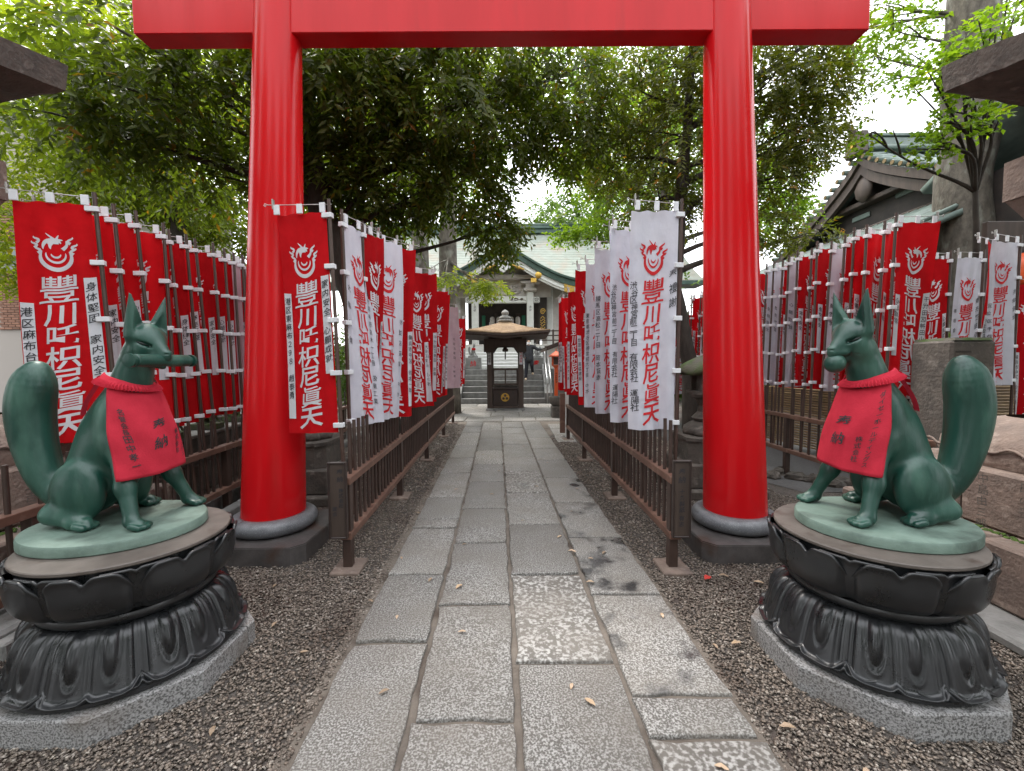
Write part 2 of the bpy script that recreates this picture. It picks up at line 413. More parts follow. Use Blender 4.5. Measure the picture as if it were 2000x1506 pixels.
def sd_cone(X, Y, Z, a, b, r0, r1):
    ax, ay, az_ = a; dx, dy, dz = b[0] - ax, b[1] - ay, b[2] - az_
    L2 = dx * dx + dy * dy + dz * dz
    t = np.clip(((X - ax) * dx + (Y - ay) * dy + (Z - az_) * dz) / L2, 0, 1)
    return np.sqrt((X - ax - t * dx) ** 2 + (Y - ay - t * dy) ** 2 + (Z - az_ - t * dz) ** 2) - (r0 + (r1 - r0) * t)
def sd_ell(X, Y, Z, c, r):
    x, y, z = (X - c[0]) / r[0], (Y - c[1]) / r[1], (Z - c[2]) / r[2]
    k0 = np.sqrt(x * x + y * y + z * z)
    k1 = np.sqrt((x / r[0]) ** 2 + (y / r[1]) ** 2 + (z / r[2]) ** 2) + 1e-9
    return k0 * (k0 - 1) / k1
def smin(a, b, k):
    h = np.clip(0.5 + 0.5 * (b - a) / k, 0, 1)
    return b + (a - b) * h - k * h * (1 - h)
def smax(a, b, k): return -smin(-a, -b, k)

# ------------------------------------------------------------------ lettering
_glyphs = {}
_txt = bpy.data.curves.new('glyph', 'FONT')
_txt.resolution_u = 2
_txt_o = bpy.data.objects.new('glyph', _txt)
def glyph(ch, bold=0.0):
    """flat outline of one character, centred, 1 em tall, cut into small pieces so that it can follow cloth"""
    key = (ch, bold)
    if key in _glyphs: return _glyphs[key]
    if _txt_o.name not in COL.objects: COL.objects.link(_txt_o)
    _txt.body = ch; _txt.offset = bold
    dg = bpy.context.evaluated_depsgraph_get(); dg.update()
    me = bpy.data.meshes.new_from_object(_txt_o.evaluated_get(dg))
    bm = bmesh.new(); bm.from_mesh(me); bpy.data.meshes.remove(me)
    for k in range(1, 8):
        g = bm.verts[:] + bm.edges[:] + bm.faces[:]
        bmesh.ops.bisect_plane(bm, geom=g, plane_co=(k / 8, 0, 0), plane_no=(1, 0, 0))
    for k in range(0, 4):
        g = bm.verts[:] + bm.edges[:] + bm.faces[:]
        bmesh.ops.bisect_plane(bm, geom=g, plane_co=(0, k / 4, 0), plane_no=(0, 1, 0))
    bm.verts.index_update()
    v = np.array([(q.co.x - 0.5, q.co.y - 0.38) for q in bm.verts]) if len(bm.verts) else np.zeros((0, 2))
    f = [tuple(q.index for q in p.verts) for p in bm.faces]
    bm.free()
    _glyphs[key] = (v, f)
    return _glyphs[key]

class Print:
    """flat print laid out in metres (x right, y up); map() wraps it on a surface"""
    def __init__(s): s.v, s.f = [], []
    def char(s, ch, x, y, size, bold=0.02, wx=1.0, skew=0.07, rot=0.0):
        if ch in (' ', '　'): return
        v, f = glyph(ch, bold)
        o = len(s.v); c, si = math.cos(rot), math.sin(rot)
        for a, b in v:
            a2 = a * wx + 0.03 * math.sin(3.1 * b + x * 40); b2 = b + skew * a + 0.02 * math.sin(4 * a)
            s.v.append((x + size * (a2 * c - b2 * si), y + size * (a2 * si + b2 * c)))
        s.f.extend([tuple(i + o for i in q) for q in f])
    def column(s, text, x, y, size, step=1.08, **k):
        for i, ch in enumerate(text):
            s.char(ch, x + random.uniform(-.03, .03) * size, y - i * size * step, size * random.uniform(.92, 1.06), **k)
    def stroke(s, pts, w):
        pts = [np.array(p, float) for p in pts]; n = len(pts); o = len(s.v)
        for i, p in enumerate(pts):
            t = pts[min(i + 1, n - 1)] - pts[max(i - 1, 0)]; t = t / (np.hypot(*t) + 1e-9)
            nrm = np.array((-t[1], t[0])); ww = w[i] / 2
            s.v.append(tuple(p + nrm * ww)); s.v.append(tuple(p - nrm * ww))
        for i in range(n - 1):
            a = o + 2 * i; s.f.append((a, a + 1, a + 3, a + 2))
    def rect(s, x0, x1, y0, y1, nx=3, ny=12):
        o = len(s.v)
        for j in range(ny + 1):
            for i in range(nx + 1): s.v.append((x0 + (x1 - x0) * i / nx, y0 + (y1 - y0) * j / ny))
        for j in range(ny):
            for i in range(nx):
                a = o + j * (nx + 1) + i; s.f.append((a, a + 1, a + nx + 2, a + nx + 1))
    def mesh(s, name, fn, mat, off=(0.003,)):
        vs, fs = [], []
        for d in off:
            o = len(vs)
            vs += [fn(x, y, d) for x, y in s.v]
            fs += [tuple(i + o for i in q) for q in s.f]
        me = bpy.data.meshes.new(name); me.from_pydata(vs, [], fs)
        me.materials.append(M[mat]); me.update()
        return me

def emblem(p, cx, cy, s):
    """flaming jewel crest: round jewel with nested arcs below, licking flames above and at the sides"""
    def arc(x, y, r, a0, a1, w0, w1, n=16, sq=1.0):
        A = [math.radians(a0 + (a1 - a0) * i / n) for i in range(n + 1)]
        W = [(w0 * math.sin(PI * i / n) ** .6 + w1) * s for i in range(n + 1)]
        p.stroke([(cx + s * (x + r * math.cos(a)), cy + s * (y + sq * r * math.sin(a))) for a in A], W)
    arc(0, -.14, .36, 150, 390, .10, .03, 26)
    arc(0, -.06, .22, 165, 375, .06, .01)
    arc(0, -.02, .10, 180, 360, .05, .01)
    arc(.02, .14, .30, 60, 190, .09, .01)
    arc(.10, .20, .22, 70, 200, .08, .01)
    arc(-.06, .24, .20, 20, 110, .06, .01)
    for k, (x, y, d) in enumerate(((-.42, -.02, 1), (-.50, .16, 1), (.42, -.04, -1), (.46, .10, -1), (-.44, .30, 1), (.36, .28, -1))):
        pts = [(cx + s * (x + d * .07 * math.sin(t * 5.2)), cy + s * (y + .22 * t)) for t in np.linspace(0, 1, 8)]
        p.stroke(pts, [s * .075 * (1 - t) ** .7 + .004 for t in np.linspace(0, 1, 8)])
    for k, (x, y, dx, dy) in enumerate(((-.18, .30, .30, .28), (.02, .30, -.18, .30), (.15, .12, .14, .26))):
        pts = [(cx + s * (x + dx * t + .05 * math.sin(t * 4)), cy + s * (y + dy * t)) for t in np.linspace(0, 1, 8)]
        p.stroke(pts, [s * .10 * (1 - t) ** .8 + .004 for t in np.linspace(0, 1, 8)])

# ------------------------------------------------------------------ the setting: ground, paved path
g = MB(); g.add([(-150, -60, 0), (150, -60, 0), (150, 260, 0), (-150, 260, 0)], [(0, 1, 2, 3)])
tag(g.build('ground', 'soil'), kind='structure')

def slab_material():
    m = bpy.data.materials.new('granite_slab'); m.use_nodes = True
    n, l = m.node_tree.nodes, m.node_tree.links
    b = n['Principled BSDF']
    tc = n.new('ShaderNodeTexCoord'); oi = n.new('ShaderNodeObjectInfo')
    sc = n.new('ShaderNodeVectorMath'); sc.operation = 'SCALE'; sc.inputs[0].default_value = (31, 17, 43)
    l.new(oi.outputs['Random'], sc.inputs['Scale'])
    ad = n.new('ShaderNodeVectorMath'); ad.operation = 'ADD'
    l.new(tc.outputs['Object'], ad.inputs[0]); l.new(sc.outputs[0], ad.inputs[1])
    def noise(scale, det, lo, hi):
        t = n.new('ShaderNodeTexNoise'); t.inputs['Scale'].default_value = scale; t.inputs['Detail'].default_value = det
        l.new(ad.outputs[0], t.inputs['Vector'])
        r = n.new('ShaderNodeMapRange'); r.inputs['From Min'].default_value = lo; r.inputs['From Max'].default_value = hi
        l.new(t.outputs['Fac'], r.inputs['Value']); return r.outputs['Result']
    fine = noise(112, 2.5, .43, .63); coarse = noise(48, 3.5, .46, .62)
    gt = n.new('ShaderNodeMath'); gt.operation = 'GREATER_THAN'; gt.inputs[1].default_value = .83
    l.new(oi.outputs['Random'], gt.inputs[0])
    pick = n.new('ShaderNodeMixRGB'); l.new(gt.outputs[0], pick.inputs['Fac']); l.new(fine, pick.inputs['Color1']); l.new(coarse, pick.inputs['Color2'])
    spk = n.new('ShaderNodeMixRGB'); l.new(pick.outputs[0], spk.inputs['Fac'])
    spk.inputs['Color1'].default_value = (.115, .105, .093, 1); spk.inputs['Color2'].default_value = (.41, .40, .378, 1)
    # worn, brownish and greenish dirt films, stronger on some slabs
    dirt = noise(2.6, 5, .38, .70)
    dm = n.new('ShaderNodeMath'); dm.operation = 'MULTIPLY'; l.new(dirt, dm.inputs[0]); dm.inputs[1].default_value = .6
    d1 = n.new('ShaderNodeMixRGB'); l.new(dm.outputs[0], d1.inputs['Fac']); l.new(spk.outputs[0], d1.inputs['Color1'])
    d1.inputs['Color2'].default_value = (.185, .165, .140, 1)
    hs = n.new('ShaderNodeHueSaturation'); l.new(d1.outputs[0], hs.inputs['Color'])
    vr = n.new('ShaderNodeMapRange'); vr.inputs['To Min'].default_value = .72; vr.inputs['To Max'].default_value = 1.12
    l.new(oi.outputs['Random'], vr.inputs['Value']); l.new(vr.outputs[0], hs.inputs['Value'])
    # damp patches
    at = n.new('ShaderNodeAttribute'); at.attribute_type = 'OBJECT'; at.attribute_name = '["damp"]'
    wet = noise(3.6, 7, .55, .67)
    wm = n.new('ShaderNodeMath'); wm.operation = 'MULTIPLY'; l.new(wet, wm.inputs[0]); l.new(at.outputs['Fac'], wm.inputs[1])
    w = n.new('ShaderNodeMixRGB'); l.new(wm.outputs[0], w.inputs['Fac']); l.new(hs.outputs[0], w.inputs['Color1'])
    w.inputs['Color2'].default_value = (.045, .043, .042, 1)
    l.new(w.outputs[0], b.inputs['Base Color'])
    rr = n.new('ShaderNodeMapRange'); rr.inputs['To Min'].default_value = .72; rr.inputs['To Max'].default_value = .10
    l.new(wm.outputs[0], rr.inputs['Value']); l.new(rr.outputs[0], b.inputs['Roughness'])
    bt = n.new('ShaderNodeTexNoise'); bt.inputs['Scale'].default_value = 70; bt.inputs['Detail'].default_value = 4
    l.new(ad.outputs[0], bt.inputs['Vector'])
    bp = n.new('ShaderNodeBump'); bp.inputs['Strength'].default_value = .35; bp.inputs['Distance'].default_value = .012
    l.new(bt.outputs['Fac'], bp.inputs['Height']); l.new(bp.outputs[0], b.inputs['Normal'])
    return m
M['slab'] = slab_material()

SK = -0.033                                    # the path runs slightly to the left as it goes away
def skew(x, y): return x + SK * (y - 1.6)
path = MB()
pv = [(skew(-.96, .4), .4), (skew(1.10, .4), .4), (skew(1.02, 9), 9.0), (skew(1.9, 11.4), 11.4), (4.2, 11.6), (4.2, 16.4), (-5.0, 16.4), (-5.0, 11.5), (skew(-1.25, 11.2), 11.2), (skew(-.97, 9), 9.0)]
path.add([(x, y, .008) for x, y in pv], [tuple(range(len(pv)))])
path_o = tag(path.build('stone_path', 'mortar'), kind='structure')

def slab(x0, x1, y0, y1, top=.028, sk=True, damp=0.0, gap=.011, jit=.007):
    cs = [(x0 + gap, y0 + gap), (x1 - gap, y0 + gap), (x1 - gap, y1 - gap), (x0 + gap, y1 - gap)]
    pts = []
    for i in range(4):
        a, b_ = cs[i], cs[(i + 1) % 4]
        n = max(3, int(math.hypot(b_[0] - a[0], b_[1] - a[1]) / .09))
        for k in range(n):
            t = k / n
            j = jit if k else jit * 2.0
            pts.append((a[0] + (b_[0] - a[0]) * t + random.uniform(-j, j), a[1] + (b_[1] - a[1]) * t + random.uniform(-j, j)))
    if sk: pts = [(skew(x, y), y) for x, y in pts]
    cx = sum(p[0] for p in pts) / len(pts); cy = sum(p[1] for p in pts) / len(pts)
    m = MB(); n = len(pts); tz = top + random.uniform(-.004, .004)
    ti, tj = random.uniform(-.006, .006), random.uniform(-.006, .006)
    vs = []
    for ins, z in ((0, -.02), (0, tz - .009), (.004, tz - .003), (.011, tz)):
        for x, y in pts:
            dx, dy = cx - x, cy - y; L = math.hypot(dx, dy)
            vs.append((x + dx / L * ins - cx, y + dy / L * ins - cy, z + ti * (x - cx) + tj * (y - cy)))
    fs = []
    for k in range(3):
        for i in range(n): fs.append((k * n + i, k * n + (i + 1) % n, (k + 1) * n + (i + 1) % n, (k + 1) * n + i))
    fs.append(tuple(3 * n + i for i in range(n)))
    m.add(vs, fs)
    o = m.build('slab', 'slab', path_o, loc=(cx, cy, 0), smooth=True, angle=50)
    o['damp'] = float(damp)
    return o
COLX = (-.897, -.455, .027, .56, 1.052)
ROWS = ((.75, 2.33, 3.10, 4.00, 4.23, 4.94, 6.03, 7.0, 8.12, 9.57, 10.49, 11.41),
        (.95, 1.79, 2.70, 3.65, 4.54, 5.59, 6.56, 7.62, 8.74, 9.97, 11.24),
        (1.15, 2.15, 3.09, 4.07, 5.08, 6.10, 7.04, 8.19, 9.37, 10.29, 11.36),
        (1.00, 1.70, 1.93, 2.81, 3.75, 4.72, 5.76, 6.82, 7.78, 8.88, 9.94, 11.31))
for c in range(4):
    r = ROWS[c]
    for i in range(len(r) - 1):
        damp = 1.0 if c == 3 and i in (2, 3, 5) else (.8 if (c, i) in ((2, 4), (3, 4), (3, 7)) else 0.0)
        slab(COLX[c], COLX[c + 1], r[i], r[i + 1], damp=damp, gap=.015 if i < 4 else .012)
yy = 11.5                                      # the wider paved court before the steps
for rowi, d in enumerate((.95, 1.0, 1.05, .95, .9)):
    xx = -4.6 + (rowi % 2) * .45
    while xx < 3.9:
        w = random.uniform(.8, 1.25)
        slab(xx, xx + w, yy, yy + d, sk=False)
        xx += w
    yy += d
for (a, b_, c, d) in ((.9, 1.55, 9.2, 10.1), (.9, 1.7, 10.1, 10.9), (.9, 1.3, 8.4, 9.2)):
    slab(a, b_, c, d, sk=False, top=.024)

# gravel: countless small stones either side of the path
def pebbles(n, regions, keep, smin_, smax_, seed):
    r = np.random.default_rng(seed)
    P = []
    for (x0, x1, y0, y1), share in regions:
        k = int(n * share)
        P.append(np.stack([r.uniform(x0, x1, k), r.uniform(y0, y1, k)], 1))
    P = np.concatenate(P); P = P[keep(P[:, 0], P[:, 1])]
    k = len(P)
    base = np.array([(math.cos(a) * 1.0, math.sin(a), 0.0) for a in np.arange(6) * PI / 3] + [(0.05, 0, .55), (0, 0.05, -.5)])
    base[::2, 2] += .12; base[1:6:2, 2] -= .10
    tri = [(i, (i + 1) % 6, 6) for i in range(6)] + [((i + 1) % 6, i, 7) for i in range(6)]
    s = r.uniform(smin_, smax_, k)[:, None] * np.stack([r.uniform(.8, 1.5, k), r.uniform(.6, 1.0, k), r.uniform(.5, .95, k)], 1)
    V = base[None] * s[:, None, :] * r.uniform(.75, 1.25, (k, 8, 1))
    a = r.uniform(0, 2 * PI, k); t = r.uniform(-.6, .6, k)
    y2 = V[:, :, 1] * np.cos(t)[:, None] - V[:, :, 2] * np.sin(t)[:, None]; z2 = V[:, :, 1] * np.sin(t)[:, None] + V[:, :, 2] * np.cos(t)[:, None]
    x3 = V[:, :, 0] * np.cos(a)[:, None] - y2 * np.sin(a)[:, None]; y3 = V[:, :, 0] * np.sin(a)[:, None] + y2 * np.cos(a)[:, None]
    vs = np.stack([x3 + P[:, :1], y3 + P[:, 1:], z2 + r.uniform(.002, .014, k)[:, None]], 2).reshape(-1, 3)
    fs = (np.array(tri)[None] + 8 * np.arange(k)[:, None, None]).reshape(-1, 3)
    me = np_mesh('gravel', vs, fs, None, smooth=False)
    at = me.attributes.new('tint', 'FLOAT', 'POINT')
    at.data.foreach_set('value', np.repeat(r.uniform(0, 1, k), 8).astype(np.float32))
    return me
mg = bpy.data.materials.new('gravel_stone'); mg.use_nodes = True
_n, _l = mg.node_tree.nodes, mg.node_tree.links
_a = _n.new('ShaderNodeAttribute'); _a.attribute_name = 'tint'
_r = _n.new('ShaderNodeValToRGB'); _e = _r.color_ramp.elements
_e[0].color = (.090, .072, .058, 1); _e[1].color = (.43, .38, .32, 1)
_x = _e.new(.45); _x.color = (.185, .152, .125, 1)
_x = _e.new(.78); _x.color = (.245, .195, .155, 1)
_x = _e.new(.93); _x.color = (.31, .27, .235, 1)
_l.new(_a.outputs['Fac'], _r.inputs['Fac'])
# rusty soil stains that lie in drifts over the gravel
_t = _n.new('ShaderNodeTexCoord'); _s = _n.new('ShaderNodeTexNoise'); _s.inputs['Scale'].default_value = 1.5; _s.inputs['Detail'].default_value = 5
_l.new(_t.outputs['Object'], _s.inputs['Vector'])
_m = _n.new('ShaderNodeMapRange'); _m.inputs['From Min'].default_value = .54; _m.inputs['From Max'].default_value = .70; _m.inputs['To Max'].default_value = .75
_l.new(_s.outputs['Fac'], _m.inputs['Value'])
_c = _n.new('ShaderNodeMixRGB'); _l.new(_m.outputs[0], _c.inputs['Fac']); _l.new(_r.outputs['Color'], _c.inputs['Color1']); _c.inputs['Color2'].default_value = (.085, .054, .038, 1)
_l.new(_c.outputs[0], _n['Principled BSDF'].inputs['Base Color']); _n['Principled BSDF'].inputs['Roughness'].default_value = .55
def keep_gravel(x, y):
    sk = SK * (y - 1.6)
    on_path = (x > -.905 + sk) & (x < 1.06 + sk)
    oct_r = np.maximum.reduce([abs(x - 1.867), abs(y - 2.175), (abs(x - 1.867) + abs(y - 2.175)) / 1.414]) < .48
    oct_l = np.maximum.reduce([abs(x + 1.985), abs(y - 2.17), (abs(x + 1.985) + abs(y - 2.17)) / 1.414]) < .48
    pl = ((abs(x - 1.98) < .44) & (abs(y - 3.73) < .44)) | ((abs(x + 2.13) < .44) & (abs(y - 3.74) < .44))
    return ~(on_path | oct_r | oct_l | pl) & ~((y > 5) & (abs(x) > 3.2)) & ~((abs(x) > 2.78) & (y < 4.0) & (y > 1.9))
gm = pebbles(105000, (((-2.9, -.85, 1.15, 3.2), .30), ((.9, 2.9, 1.15, 3.2), .30), ((-2.9, -.85, 3.2, 5.2), .16), ((.85, 2.9, 3.2, 5.2), .16), ((2.4, 3.3, 3.9, 6.2), .08)), keep_gravel, .0055, .0105, 3)
gm.materials.append(mg)
gravel = link('gravel', gm); tag(gravel, 'fine grey brown gravel lying beside the paved path', 'gravel', kind='stuff')
gm2 = pebbles(26000, (((-3.0, -.9, 5.2, 11.0), .5), ((.7, 3.4, 5.2, 9.0), .5)), keep_gravel, .010, .018, 4)
gm2.materials.append(mg)
tag(link('gravel', gm2), 'coarser gravel strip running under the inner railings towards the hall', 'gravel', kind='stuff')

# ------------------------------------------------------------------ torii
torii = thing('torii_gate', 'large vermilion torii gate with round pillars standing over the path', 'torii', (-.075, 3.73, 0))
for sx, bx, tx in ((-1, -2.055, -1.865), (1, 2.055, 1.892)):
    pl = MB()
    s_, ch = .46, .085
    pl.prism([(-s_ + ch, -s_), (s_ - ch, -s_), (s_, -s_ + ch), (s_, s_ - ch), (s_ - ch, s_), (-s_ + ch, s_), (-s_, s_ - ch), (-s_, -s_ + ch)], 0, .150)
    pl.prism([((-s_ + ch) * .985, -s_ * .985), ((s_ - ch) * .985, -s_ * .985), (s_ * .985, (-s_ + ch) * .985), (s_ * .985, (s_ - ch) * .985), ((s_ - ch) * .985, s_ * .985), ((-s_ + ch) * .985, s_ * .985), (-s_ * .985, (s_ - ch) * .985), (-s_ * .985, (-s_ + ch) * .985)], .1502, .157)
    pl.build('plinth', 'plinth', torii, loc=(bx, 0, 0))
    for half in (0, 1):                       # the ring is made of two half stones
        rb = MB(); P = []
        for a in np.linspace(0.012, PI - .012, 26):
            row = []
            for t in np.linspace(-.5 * PI, .62 * PI, 14):
                r = .268 + .088 * math.cos(t) ** .8 if math.cos(t) > 0 else .268 - .02
                row.append((r * math.cos(a), r * math.sin(a), .225 + .068 * math.sin(t)))
            P.append(row)
        rb.grid(P, True)
        rb.build('ring_base', 'ring', torii, smooth=True, loc=(bx, 0, 0), rotz=half * PI + (.45 if sx > 0 else -.45) + PI / 2)
    p = MB(); n = 14
    zz = np.linspace(.225, 5.6, n)
    pts = [(bx + (tx - bx) * (z - .25) / 4.4, 0, z) for z in zz]
    p.tube(pts, [.259 - .081 * (z - .25) / 4.4 for z in zz], 48)
    p.build('pillar', 'vermilion', torii, smooth=True, angle=50)
tb = MB(); tb.box(-3.02, 3.03, -.09, .09, 4.32, 4.98, .006); tb.build('tie_beam', 'vermilion', torii)
st = MB(); st.box(-.13, .13, -.07, .07, 4.983, 5.50, .01); st.build('centre_strut', 'vermilion', torii)
lint = MB()
for nm, zb, th, L, wd in (('lower_lintel', 5.50, .34, 3.5, .34), ('top_lintel', 5.845, .30, 3.8, .46)):
    m = MB(); P0 = []
    for i in range(25):
        x = -L + 2 * L * i / 24; up = .22 * abs(x / L) ** 3
        P0.append([(x, -wd / 2, zb + up), (x, wd / 2, zb + up), (x, wd / 2, zb + th + up), (x, -wd / 2, zb + th + up), (x, -wd / 2, zb + up)])
    m.grid(P0); m.f.append((0, 1, 2, 3)); e = 24 * 5; m.f.append((e, e + 3, e + 2, e + 1))
    m.build(nm, 'vermilion', torii)

# ------------------------------------------------------------------ lotus pedestals
def smooth01(a, b, x):
    t = min(1, max(0, (x - a) / (b - a))); return t * t * (3 - 2 * t)
LOW = [(.335, .415), (.356, .408), (.388, .375), (.415, .315), (.435, .245), (.450, .190), (.460, .158)]
UPP = [(.332, .470), (.372, .480), (.404, .515), (.424, .575), (.434, .635), (.442, .692)]
def prof(pr, v):
    t = v * (len(pr) - 1); i = min(int(t), len(pr) - 2); t -= i
    p0, p1, p2, p3 = pr[max(i - 1, 0)], pr[i], pr[i + 1], pr[min(i + 2, len(pr) - 1)]
    return tuple(.5 * (2 * p1[k] + (p2[k] - p0[k]) * t + (2 * p0[k] - 5 * p1[k] + 4 * p2[k] - p3[k]) * t * t + (3 * p1[k] - p0[k] - 3 * p2[k] + p3[k]) * t ** 3) for k in (0, 1))
def low_petal(main=True):
    m = MB(); P = []
    D = PI / 8 * (1.0 if main else .62)
    for u in np.linspace(-1, 1, 45):
        row = []
        cut = 1 - .085 * math.exp(-(u / .10) ** 2) - .95 * max(0, abs(u) - .62) ** 1.6 if main else .985 - .10 * math.exp(-(u / .1) ** 2) - .25 * max(0, abs(u) - .6) ** 1.4
        for v in np.linspace(0, 1, 34):
            vv = v * cut
            r, z = prof(LOW, vv)
            d = 0.012 if main else .003
            if main:
                d -= .034 * smooth01(.80, .98, abs(u))
                rho = math.sqrt(((abs(u) - .40) / .19) ** 2 + ((vv - .34) / .36) ** 2)
                if rho < 1: d += .030 * (1 - rho * rho) ** .75 - .008
                elif rho < 1.35: d += .006 * math.sin((rho - 1) / .35 * PI) - .008 * (1.35 - rho) / .35
                d -= .011 * math.exp(-(u / .05) ** 2)
            else:
                d -= .012 * abs(u)
                d -= .006 * math.exp(-(u / .07) ** 2)
            lip = smooth01(.84, 1.0, v)
            d += .024 * lip * lip
            z += .012 * lip * lip
            if main: d += .005 * math.exp(-((abs(u) - .80) / .035) ** 2) * smooth01(.15, .4, v)
            a = u * D
            row.append(((r + d) * math.cos(a), (r + d) * math.sin(a), z))
        r_, z_ = prof(LOW, cut); a = u * D       # turned under edge
        row.append(((r_ - .0) * math.cos(a), (r_ - .0) * math.sin(a), z_ - .012))
        P.append(row)
    m.grid(P, True)
    return m.mesh('petal', 'black_stone', True)
def up_petal(main=True):
    m = MB(); P = []
    D = PI / 8 * (.99 if main else .7)
    for u in np.linspace(-1, 1, 41):
        row = []
        cut = 1 - .11 * math.exp(-(u / .12) ** 2) - 1.3 * max(0, abs(u) - .55) ** 1.7 if main else 1.0 - .05 * math.exp(-(u / .1) ** 2)
        for v in np.linspace(0, 1, 22):
            vv = v * cut
            r, z = prof(UPP, vv)
            d = .012 if main else -.004
            if main:
                d += .016 * (1 - u * u) * math.sin(PI * min(1, vv * 1.1))
                d -= .026 * smooth01(.74, 1.0, abs(u))
            lip = smooth01(.86, 1.0, v)
            d += .008 * lip * lip
            a = u * D
            row.append(((r + d) * math.cos(a), (r + d) * math.sin(a), z))
        x, y, z = row[-1]; a = u * D; r = math.hypot(x, y)
        row.append(((r - .008) * math.cos(a), (r - .008) * math.sin(a), z + .004))
        row.append(((r - .018) * math.cos(a), (r - .018) * math.sin(a), z + .002))
        row.append(((r - .03) * math.cos(a), (r - .03) * math.sin(a), z - .05))
        P.append(row)
    m.grid(P)
    return m.mesh('petal', 'black_stone', True)
pet = {k: (low_petal(k), up_petal(k)) for k in (True, False)}
def pedestal(loc, rot, label):
    t = thing('lotus_pedestal', label, 'pedestal', loc, 0)
    R = .495 / math.cos(PI / 8)
    octo = [(R * math.cos(PI / 8 + k * PI / 4), R * math.sin(PI / 8 + k * PI / 4)) for k in range(8)]
    ys = .14                                     # the octagonal footing is two stones with an open joint
    a = [(x, y) for x, y in octo if y > ys]; b_ = [(x, y) for x, y in octo if y < ys]
    f = max(p[0] for p in octo)
    top = MB(); poly = [(-f, ys + .002)] + sorted(a, key=lambda p: math.atan2(p[1] - ys, p[0]))[::-1][::-1] + []
    back = [(f, ys + .002)] + sorted(a, key=lambda p: math.atan2(p[1] - ys, p[0])) + [(-f, ys + .002)]
    front = [(-f, ys - .002)] + sorted(b_, key=lambda p: math.atan2(p[1] - ys, p[0])) + [(f, ys - .002)]
    for poly in (back, front):
        m = MB(); n = len(poly); c = (0, sum(p[1] for p in poly) / n)
        m.prism(poly, 0, .120); m.prism(poly, .1202, .128, .988, c)
        m.build('footing_stone', 'granite', t)
    core = MB(); core.lathe([(.460, .129), (.468, .136), (.466, .152), (.446, .164), (.425, .20), (.405, .27), (.378, .345), (.345, .405), (.338, .415), (.350, .420), (.362, .432), (.366, .446), (.360, .462), (.344, .470), (.332, .472), (.362, .492), (.394, .545), (.408, .60), (.408, .64), (.412, .66), (.412, .700)], 64)
    core.build('stem_moulding', 'black_stone', t, smooth=True, angle=40)
    for k in range(8):
        a = rot + k * PI / 4
        link('petal', pet[True][0], t, rotz=a); link('petal', pet[False][0], t, rotz=a + PI / 8)
        link('petal', pet[True][1], t, rotz=a); link('petal', pet[False][1], t, rotz=a + PI / 8)
    d = MB(); d.lathe([(.30, .700), (.426, .7005), (.430, .705), (.430, .716), (.426, .720), (.0, .7205)], 72)
    d.build('top_disc', 'disc', t, smooth=True, angle=35)
    return t
PED = {'R': (1.875, 2.19), 'L': (-1.992, 2.18)}
pedestal((*PED['R'], 0), .32, 'black lotus petal pedestal on a granite octagon under the fox with the ball')
pedestal((*PED['L'], 0), PI - .42, 'black lotus petal pedestal on a granite octagon under the fox with the scroll')

